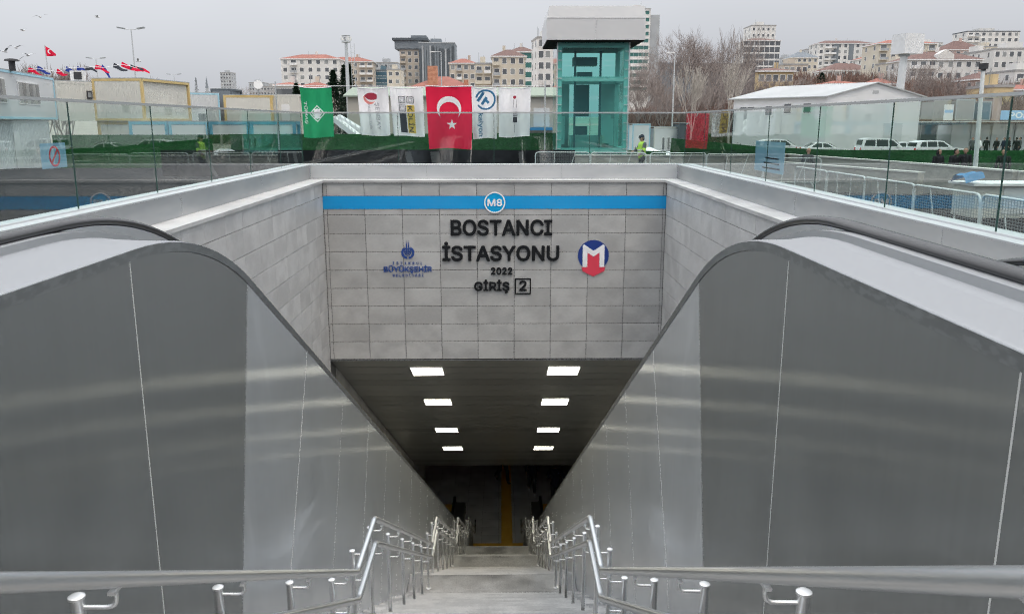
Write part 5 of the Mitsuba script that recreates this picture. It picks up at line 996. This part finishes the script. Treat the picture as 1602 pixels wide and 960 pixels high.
# gulls
def gull(u, v, D, rot, bank, label, group='gulls over the containers'):
    c = spot(u, v, D); k = thing('gull', label, 'bird', group); R = np.array(rotz(rot)); b = math.sin(bank)
    bd = MB().tube([(0, -.22, 0), (0, -.14, .0), (0, 0, .0), (0, .14, 0), (0, .24, .01)], [.015, .05, .065, .04, .012], 8)
    put(k, 'body', bd.move(R).move(rotz(0, c)), 'mat_frame_white', smooth=True)
    for s in (-1, 1):
        w = np.array([[0, -.10, .03], [0, .09, .03], [s*.30, -.02, .16+s*b*.2], [s*.28, .14, .15+s*b*.2], [s*.64, .12, .08+s*b*.5], [s*.02, 0, .05]]); f = np.array([[0, 2, 3], [0, 3, 1], [2, 4, 3]])
        put(k, 'wing', MB().add(w, f).move(R).move(rotz(0, c)), 'mat_facade_grey')
for i, (u, v, D) in enumerate(((25, 75, 60), (63, 27, 70), (36, 48, 75), (152, 27, 80), (8, 81, 58), (30, 94, 60), (44, 87, 62), (216, 96, 80))):
    gull(u, v, D, .7*i, .4*math.sin(i), 'grey and white gull gliding, '+['lower of two gulls left of the small red flag top', 'highest and farthest left in the open sky', 'alone in the sky below the highest one', 'alone in the sky left of the tall double lamp', 'closest to the left edge', 'just above the dark roof vent', 'between the roof vent and the small red flag', 'just right of the tall double lamp'][i])
# ================= cars =================
def car(label, x, y, ang, kind):
    k = thing('parked_car', label, 'car'); z = float(tz(x, y)); R = rotz(ang, (x, y, z))
    if kind == 'van':
        Lc, W2 = 4.4, .88; body = [(0, .35), (0, .75), (.06, 1.0), (.35, 1.06), (4.30, 1.12), (4.38, .9), (4.38, .35)]
        cab = [(.75, 1.04), (1.55, 1.70), (1.9, 1.80), (3.6, 1.84), (4.18, 1.74), (4.32, 1.10)]
        wins = [[(1.05, 1.12), (1.62, 1.62), (1.95, 1.68), (1.95, 1.12)], [(2.05, 1.12), (2.05, 1.69), (3.05, 1.71), (3.05, 1.12)], [(3.15, 1.14), (3.15, 1.70), (3.95, 1.66), (4.12, 1.16)]]; axle = (.85, 3.55)
    elif kind == 'suv':
        Lc, W2 = 4.5, .90; body = [(0, .38), (0, .8), (.1, .98), (1.1, 1.06), (4.4, 1.08), (4.48, .85), (4.45, .38)]
        cab = [(1.05, 1.03), (1.9, 1.58), (2.3, 1.65), (3.7, 1.64), (4.25, 1.5), (4.42, 1.06)]; wins = [[(1.42, 1.1), (1.98, 1.52), (2.45, 1.56), (2.45, 1.1)], [(2.55, 1.1), (2.55, 1.56), (3.4, 1.55), (3.4, 1.1)], [(3.5, 1.1), (3.5, 1.54), (3.9, 1.5), (4.15, 1.12)]]; axle = (.9, 3.6)
    else:
        Lc, W2 = 4.4, .87; body = [(0, .32), (0, .68), (.1, .82), (1.2, .93), (3.7, .95), (4.35, .90), (4.4, .68), (4.38, .32)]
        cab = [(1.1, .91), (1.95, 1.36), (2.4, 1.43), (3.0, 1.41), (3.95, .93)]; wins = [[(1.5, .98), (2.02, 1.30), (2.4, 1.35), (2.4, .98)], [(2.5, .98), (2.5, 1.35), (2.95, 1.33), (3.5, 1.0)]]; axle = (.85, 3.5)
    rnd = lambda P: Polygon(P).buffer(-.05).buffer(.05, 4)
    bp = rnd(body)
    for a in axle: bp = bp.difference(shapely.Point(a, .33).buffer(.37))
    def taper(zb, zt, k_):
        def fn(a, b, d):
            s = 1-k_*np.clip((b-zb)/(zt-zb), 0, 1); return (a, d*s, b)
        return fn
    put(k, 'body', MB().prism(bp, lambda a, b, d: (a, d*(1-.05*np.clip((.7-b)/.4, 0, 1)), b), -W2, W2).move(R), 'mat_car_white')
    ztop = max(b for a, b in cab); zb = 1.0 if kind != 'car' else .9; fn = taper(zb, ztop, .20)
    put(k, 'cabin', MB().prism(rnd(cab), fn, -W2+.03, W2-.03).move(R), 'mat_car_white')
    for w in wins:
        for s in (-1, 1):
            def wf(a, b, d, s=s): return (a, s*((W2-.03)*(1-.20*np.clip((b-zb)/(ztop-zb), 0, 1))+d), b)
            put(k, 'window', MB().prism(rnd(w), wf, -.002, .012).move(R), 'mat_car_glass')
    (a0, b0), (a1, b1) = cab[0], cab[1]
    put(k, 'windscreen', MB().bar([a0+.12*(a1-a0)-.03, 0, b0+.12*(b1-b0)+.03], [a0+.92*(a1-a0)-.03, 0, b0+.92*(b1-b0)+.03], 1.35, .02).move(R), 'mat_car_glass')
    (a0, b0), (a1, b1) = cab[-1], cab[-2]
    put(k, 'rear_window', MB().bar([a0+.2*(a1-a0)+.02, 0, b0+.2*(b1-b0)], [a0+.9*(a1-a0)+.02, 0, b0+.9*(b1-b0)], 1.3, .02).move(R), 'mat_car_glass')
    for a in axle:
        for s in (-1, 1):
            w = put(k, 'wheel', MB().tube([(a, s*(W2-.22), .33), (a, s*(W2-.2), .33), (a, s*(W2-.02), .33), (a, s*W2, .33)], [.28, .33, .33, .29], 20).move(R), 'mat_tyre'); put(w, 'rim', MB().tube([(a, s*(W2-.01), .33), (a, s*(W2+.012), .33)], .20, 12).move(R), 'mat_rim')
    for s in (-1, 1):
        put(k, 'headlight', MB().box(-.015, .10, s*.62-.16, s*.62+.16, .68, .82).move(R), 'mat_lamp'); put(k, 'tail_light', MB().box(Lc-.05, Lc+.01, s*.7-.1, s*.7+.1, .75, 1.0).move(R), 'mat_tail')
        put(k, 'mirror', MB().box((cab[0][0]+.42), cab[0][0]+.56, s*(W2+.08)-.09, s*(W2+.08)+.09, zb+.06, zb+.22).move(R), 'mat_car_white')
    return k
def carat(label, u, D, ang, kind): p = P2(u, D); car(label, p[0], p[1], ang, kind)
carat('white van with three side windows behind the turf fence', 1424, 75, math.pi-.05, 'van')
carat('white hatchback just right of the white van', 1462, 77.5, math.pi-.15, 'car')
carat('white estate car right of the hatchback', 1505, 74, math.pi+.08, 'suv')
carat('white car partly hidden at the left end of the parked row', 1330, 76.5, math.pi-.1, 'car')
carat('white car half reflected beside the glass joint, left of the van', 1262, 79, math.pi-.05, 'suv')
# ================= people =================
def person(label, x, y, ang, z=None, h=1.72, coat='mat_coat_black', legs='mat_trousers', shoes='mat_shoe', hair='mat_hair', bald=False, stride=.0, arms=((.1, .1), (.1, .1)), vest=None, cap=None, sit=False, detail=9, lean=0.0, turn=0.0, hood=False):
    k = thing('person', label, 'person'); z = float(tz(x, y)) if z is None else z; R = rotz(ang, (x, y, z)); s = h/1.72
    def hull(a, ra, b, rb):
        A, Bq = [m3.Manifold.sphere(r*s, detail).translate([c*s for c in p]) for p, r in ((a, ra), (b, rb))]; return m3.Manifold.batch_hull([A, Bq])
    def chain(items): return m3.Manifold.batch_boolean(items, m3.OpType.Add)
    # faces -y in local space
    hipz = .50 if sit else .92; L = lean
    hip, waist, chest, neck, head = (0, 0, hipz), (0, -.02-L*.15, hipz+.14), (0, -L*.35, hipz+.42), (0, -L*.5-.01, hipz+.57), (0, -L*.6-.03, hipz+.70)
    J = {}
    for sd in (-1, 1):
        st = stride*sd
        J['hip', sd] = (sd*.09, 0, hipz-.03); J['knee', sd] = (sd*.10, -.45 if sit else -.06-st*.26-abs(st)*.05, .48 if sit else .49); J['ank', sd] = (sd*.10, -.42 if sit else -st*.5+(.10 if st < 0 else 0), .09 if st >= 0 else .14); J['toe', sd] = (sd*.11, J['ank', sd][1]-.15, .04)
        sw, fwd = arms[0 if sd < 0 else 1]
        J['sho', sd] = (sd*.185, chest[1]+.01, chest[2]+.07); J['elb', sd] = (sd*(.22+sw*.25), chest[1]-fwd*.16, chest[2]-.20+fwd*.05); J['wri', sd] = (sd*(.22+sw*.15), chest[1]-.05-fwd*.36, chest[2]-.42+fwd*.36)
    body = [hull(hip, .12, waist, .11), hull(waist, .11, chest, .135), hull((-.13, chest[1], chest[2]+.05), .06, (.13, chest[1], chest[2]+.05), .06), hull(chest, .10, neck, .052), hull(neck, .05, head, .055),
            hull((0, head[1], head[2]+.05), .088, (0, head[1]-.025, head[2]-.045), .060), hull((0, head[1]-.095, head[2]+.02), .012, (0, head[1]-.108, head[2]-.012), .016)]
    for sd in (-1, 1):
        body += [hull((sd*.088, head[1]+.005, head[2]+.03), .018, (sd*.086, head[1]+.01, head[2]-.015), .012)]
        body += [hull(J['hip', sd], .085, J['knee', sd], .055), hull(J['knee', sd], .055, J['ank', sd], .038), hull(J['ank', sd], .038, J['toe', sd], .03), hull(J['sho', sd], .055, J['elb', sd], .042), hull(J['elb', sd], .04, J['wri', sd], .028)]
        w = np.array(J['wri', sd]); e = np.array(J['elb', sd]); d = (w-e)/np.linalg.norm(w-e); side = np.cross(d, [sd*1., 0, .2]); side /= np.linalg.norm(side); pal = w+d*.085
        body.append(hull(tuple(w), .024, tuple(pal+side*.022), .015)); body.append(hull(tuple(w), .024, tuple(pal-side*.022), .015))
        for f_, ln in ((-.03, .06), (-.01, .075), (.01, .078), (.03, .065)):
            b0 = pal+side*f_; c0 = b0+d*ln*.55+np.array([-sd*.008, 0, 0]); c1 = c0+d*ln*.4+np.array([-sd*.02, 0, 0]); body += [hull(tuple(b0), .009, tuple(c0), .008), hull(tuple(c0), .008, tuple(c1), .007)]
        th = w+d*.03+side*.028; body.append(hull(tuple(th), .012, tuple(th+d*.04+side*.035), .009))
    put(k, 'body', MB().man(chain(body)).move(R), 'mat_skin', smooth=60)
    tr = [hull(hip, .135, (0, 0, hipz+.08), .125)]
    for sd in (-1, 1): tr += [hull(J['hip', sd], .10, J['knee', sd], .075), hull(J['knee', sd], .075, (J['ank', sd][0], J['ank', sd][1], J['ank', sd][2]+.02), .058)]
    put(k, 'trousers', MB().man(chain(tr)).move(R), legs, smooth=60)
    for sd in (-1, 1): put(k, 'shoe', MB().man(chain([hull((J['ank', sd][0], J['ank', sd][1]+.03, J['ank', sd][2]-.035), .045, J['toe', sd], .042)])).move(R), shoes, smooth=60)
    ct = [hull((0, 0, hipz-.06), .150, waist, .145), hull(waist, .145, chest, .165), hull((-.15, chest[1], chest[2]+.06), .075, (.15, chest[1], chest[2]+.06), .075), hull(chest, .12, (0, neck[1], neck[2]-.03), .07)]
    for sd in (-1, 1): ct += [hull(J['sho', sd], .075, J['elb', sd], .062), hull(J['elb', sd], .06, tuple(np.array(J['wri', sd])*.92+np.array(J['elb', sd])*.08), .045)]
    if hood: ct.append(hull((0, head[1]+.04, head[2]-.08), .10, (0, head[1]+.03, head[2]+.04), .11))
    put(k, 'coat', MB().man(chain(ct)).move(R), coat, smooth=60)
    if vest:
        vs = chain([hull((0, 0, hipz-.02), .162, waist, .158), hull(waist, .158, chest, .178), hull((-.13, chest[1], chest[2]+.07), .085, (.13, chest[1], chest[2]+.07), .085)])
        put(k, 'vest', MB().man(vs).move(R), vest, smooth=60)
        for zz in (hipz+.10, hipz+.26):
            put(k, 'reflective_band', MB().tube([(0, waist[1]-.0, zz-.025), (0, waist[1]-.0, zz+.025)], .185, 16).move(R), 'mat_reflect', smooth=40)
        for sd in (-1, 1): put(k, 'sleeve_band', MB().man(hull(tuple(np.array(J['elb', sd])*.75+np.array(J['sho', sd])*.25), .068, J['elb', sd], .066)).move(R), vest, smooth=60)
    if not bald and not hood: put(k, 'hair', MB().man(chain([hull((0, head[1]+.02, head[2]+.07), .088, (0, head[1]+.035, head[2]-.01), .078)])).move(R), hair, smooth=60)
    if cap: put(k, 'cap', MB().man(chain([hull((0, head[1], head[2]+.085), .094, (0, head[1]+.01, head[2]+.07), .097), hull((0, head[1]-.11, head[2]+.06), .03, (0, head[1]-.07, head[2]+.065), .07)])).move(R), cap, smooth=60)
    for sd in (-1, 1): put(k, 'eye', MB().man(m3.Manifold.sphere(.011*s, 6).translate([sd*.032*s, (head[1]-.086)*s, (head[2]+.02)*s])).move(R), 'mat_frame_dark')
    return k
def pat(u, D): return P2(u, D)
x, y = pat(1006, 34.9); person('worker in a yellow-green vest and dark cap behind the barriers', x, y, -1.25, h=1.74, coat='mat_coat_grey', vest='mat_vest', cap='mat_cap_dark', arms=((.1, .55), (.1, .35)), stride=.35, detail=14, z=float(tz(x, y)))
x, y = pat(1268, 36.5); person('bald man behind the concrete wall right of the glass corner', x, y, 2.4, h=1.72, coat='mat_coat_grey', bald=True, z=-1.2)
x, y = pat(1494, 36); person('person in dark coat leaning on the wall left of the pole', x, y, .6, z=-1.22, coat='mat_coat_black', lean=.3)
x, y = pat(1516, 36); person('person with a pale scarf standing just left of the leaning pole', x, y, -.5, z=-1.18, coat='mat_coat_black', hair='mat_bark')
x, y = pat(1578, 35); person('man in black jacket resting on the wall end', x, y, -.7, z=-1.2, coat='mat_coat_black', lean=.25)
x, y = pat(1474, 36.5); person('person in a black hooded coat, leftmost of those behind the wall', x, y, .2, z=-1.25, coat='mat_coat_black', hood=True)
for i, (u, D, c, lb, st) in enumerate(((1525, 80, 'mat_coat_grey', 'distant person in grey just left of the pole by the white cabins', .1), (1535, 79, 'mat_cloth_white', 'distant person in a white top right of the pole', .2), (1547, 80, 'mat_coat_black', 'distant broad person in black right of the white-topped one', 0), (1563, 78, 'mat_coat_black', 'distant person in black walking alone before the white cabins', .4), (1575, 79, 'mat_coat_navy', 'distant person in navy, left of the group at the right edge', 0), (1582, 80, 'mat_coat_black', 'distant person in black in the middle of the group at the right edge', .1), (1594, 79, 'mat_coat_black', 'distant person in black at the right edge of the picture', 0), (1600, 80, 'mat_coat_grey', 'distant person in grey cut by the right edge of the picture', .2))):
    x, y = pat(u, D); person(lb, x, y, random.uniform(-3, 3), h=1.78, coat=c, stride=st, detail=7)
def hall(u, v): f = 1307.; rt = np.array([math.cos(YAW), -math.sin(YAW), 0]); up = np.cross(rt, FWD); d = FWD+rt*(u-801)/f+up*(480-v)/f; t = (FLOOR-EYE[2])/d[2]; return EYE+d*t
p = hall(786, 752); person('person in black walking in the hall, only the legs in view', p[0], p[1], .5, z=FLOOR, stride=.55, coat='mat_coat_black')
p = hall(832, 770); person('person in dark clothes with white shoes at the foot of the stairs', p[0], p[1], 0, z=FLOOR, stride=.4, shoes='mat_shoe_white', coat='mat_coat_navy')
p = hall(868, 790); person('person in navy coat standing at the right in the hall', p[0], p[1], 2.8, z=FLOOR, h=1.75, coat='mat_coat_navy', arms=((.5, .5), (.4, .3)))
# notices stuck on the glass
matte('mat_notice_ink', (.10, .13, .2), .7); M('mat_notice', {'type': 'blendbsdf', 'weight': .55, 'a': {'type': 'null'}, 'b': two({'type': 'diffuse', 'reflectance': rgb(.42, .62, .80)})})
k = thing('notice', 'light blue notice stuck on the right glass', 'notice'); xg = GR+.004
put(k, 'sheet', MB().box(xg, xg+.002, 9.0, 10.05, 1.06, 1.40), 'mat_notice')
for j in range(3): put(k, 'writing', MB().box(xg-.0035, xg-.001, 9.12+.03*j, 9.75-.05*j, 1.10+.055*j, 1.115+.055*j), 'mat_notice_ink')
k = thing('notice', 'small light blue notice with a red ring on the left glass', 'notice'); xg = GL-.004
put(k, 'sheet', MB().box(xg-.002, xg, 6.05, 6.40, 1.28, 1.46), 'mat_notice'); put(k, 'ring', MB().prism(ringp(6.23, 1.365, .075, .06).union(shapely.affinity.rotate(sbox(6.16, 1.358, 6.30, 1.372), 45)), lambda a, b, d: (xg+.001+d, a, b), 0, .002), 'mat_red_sign')
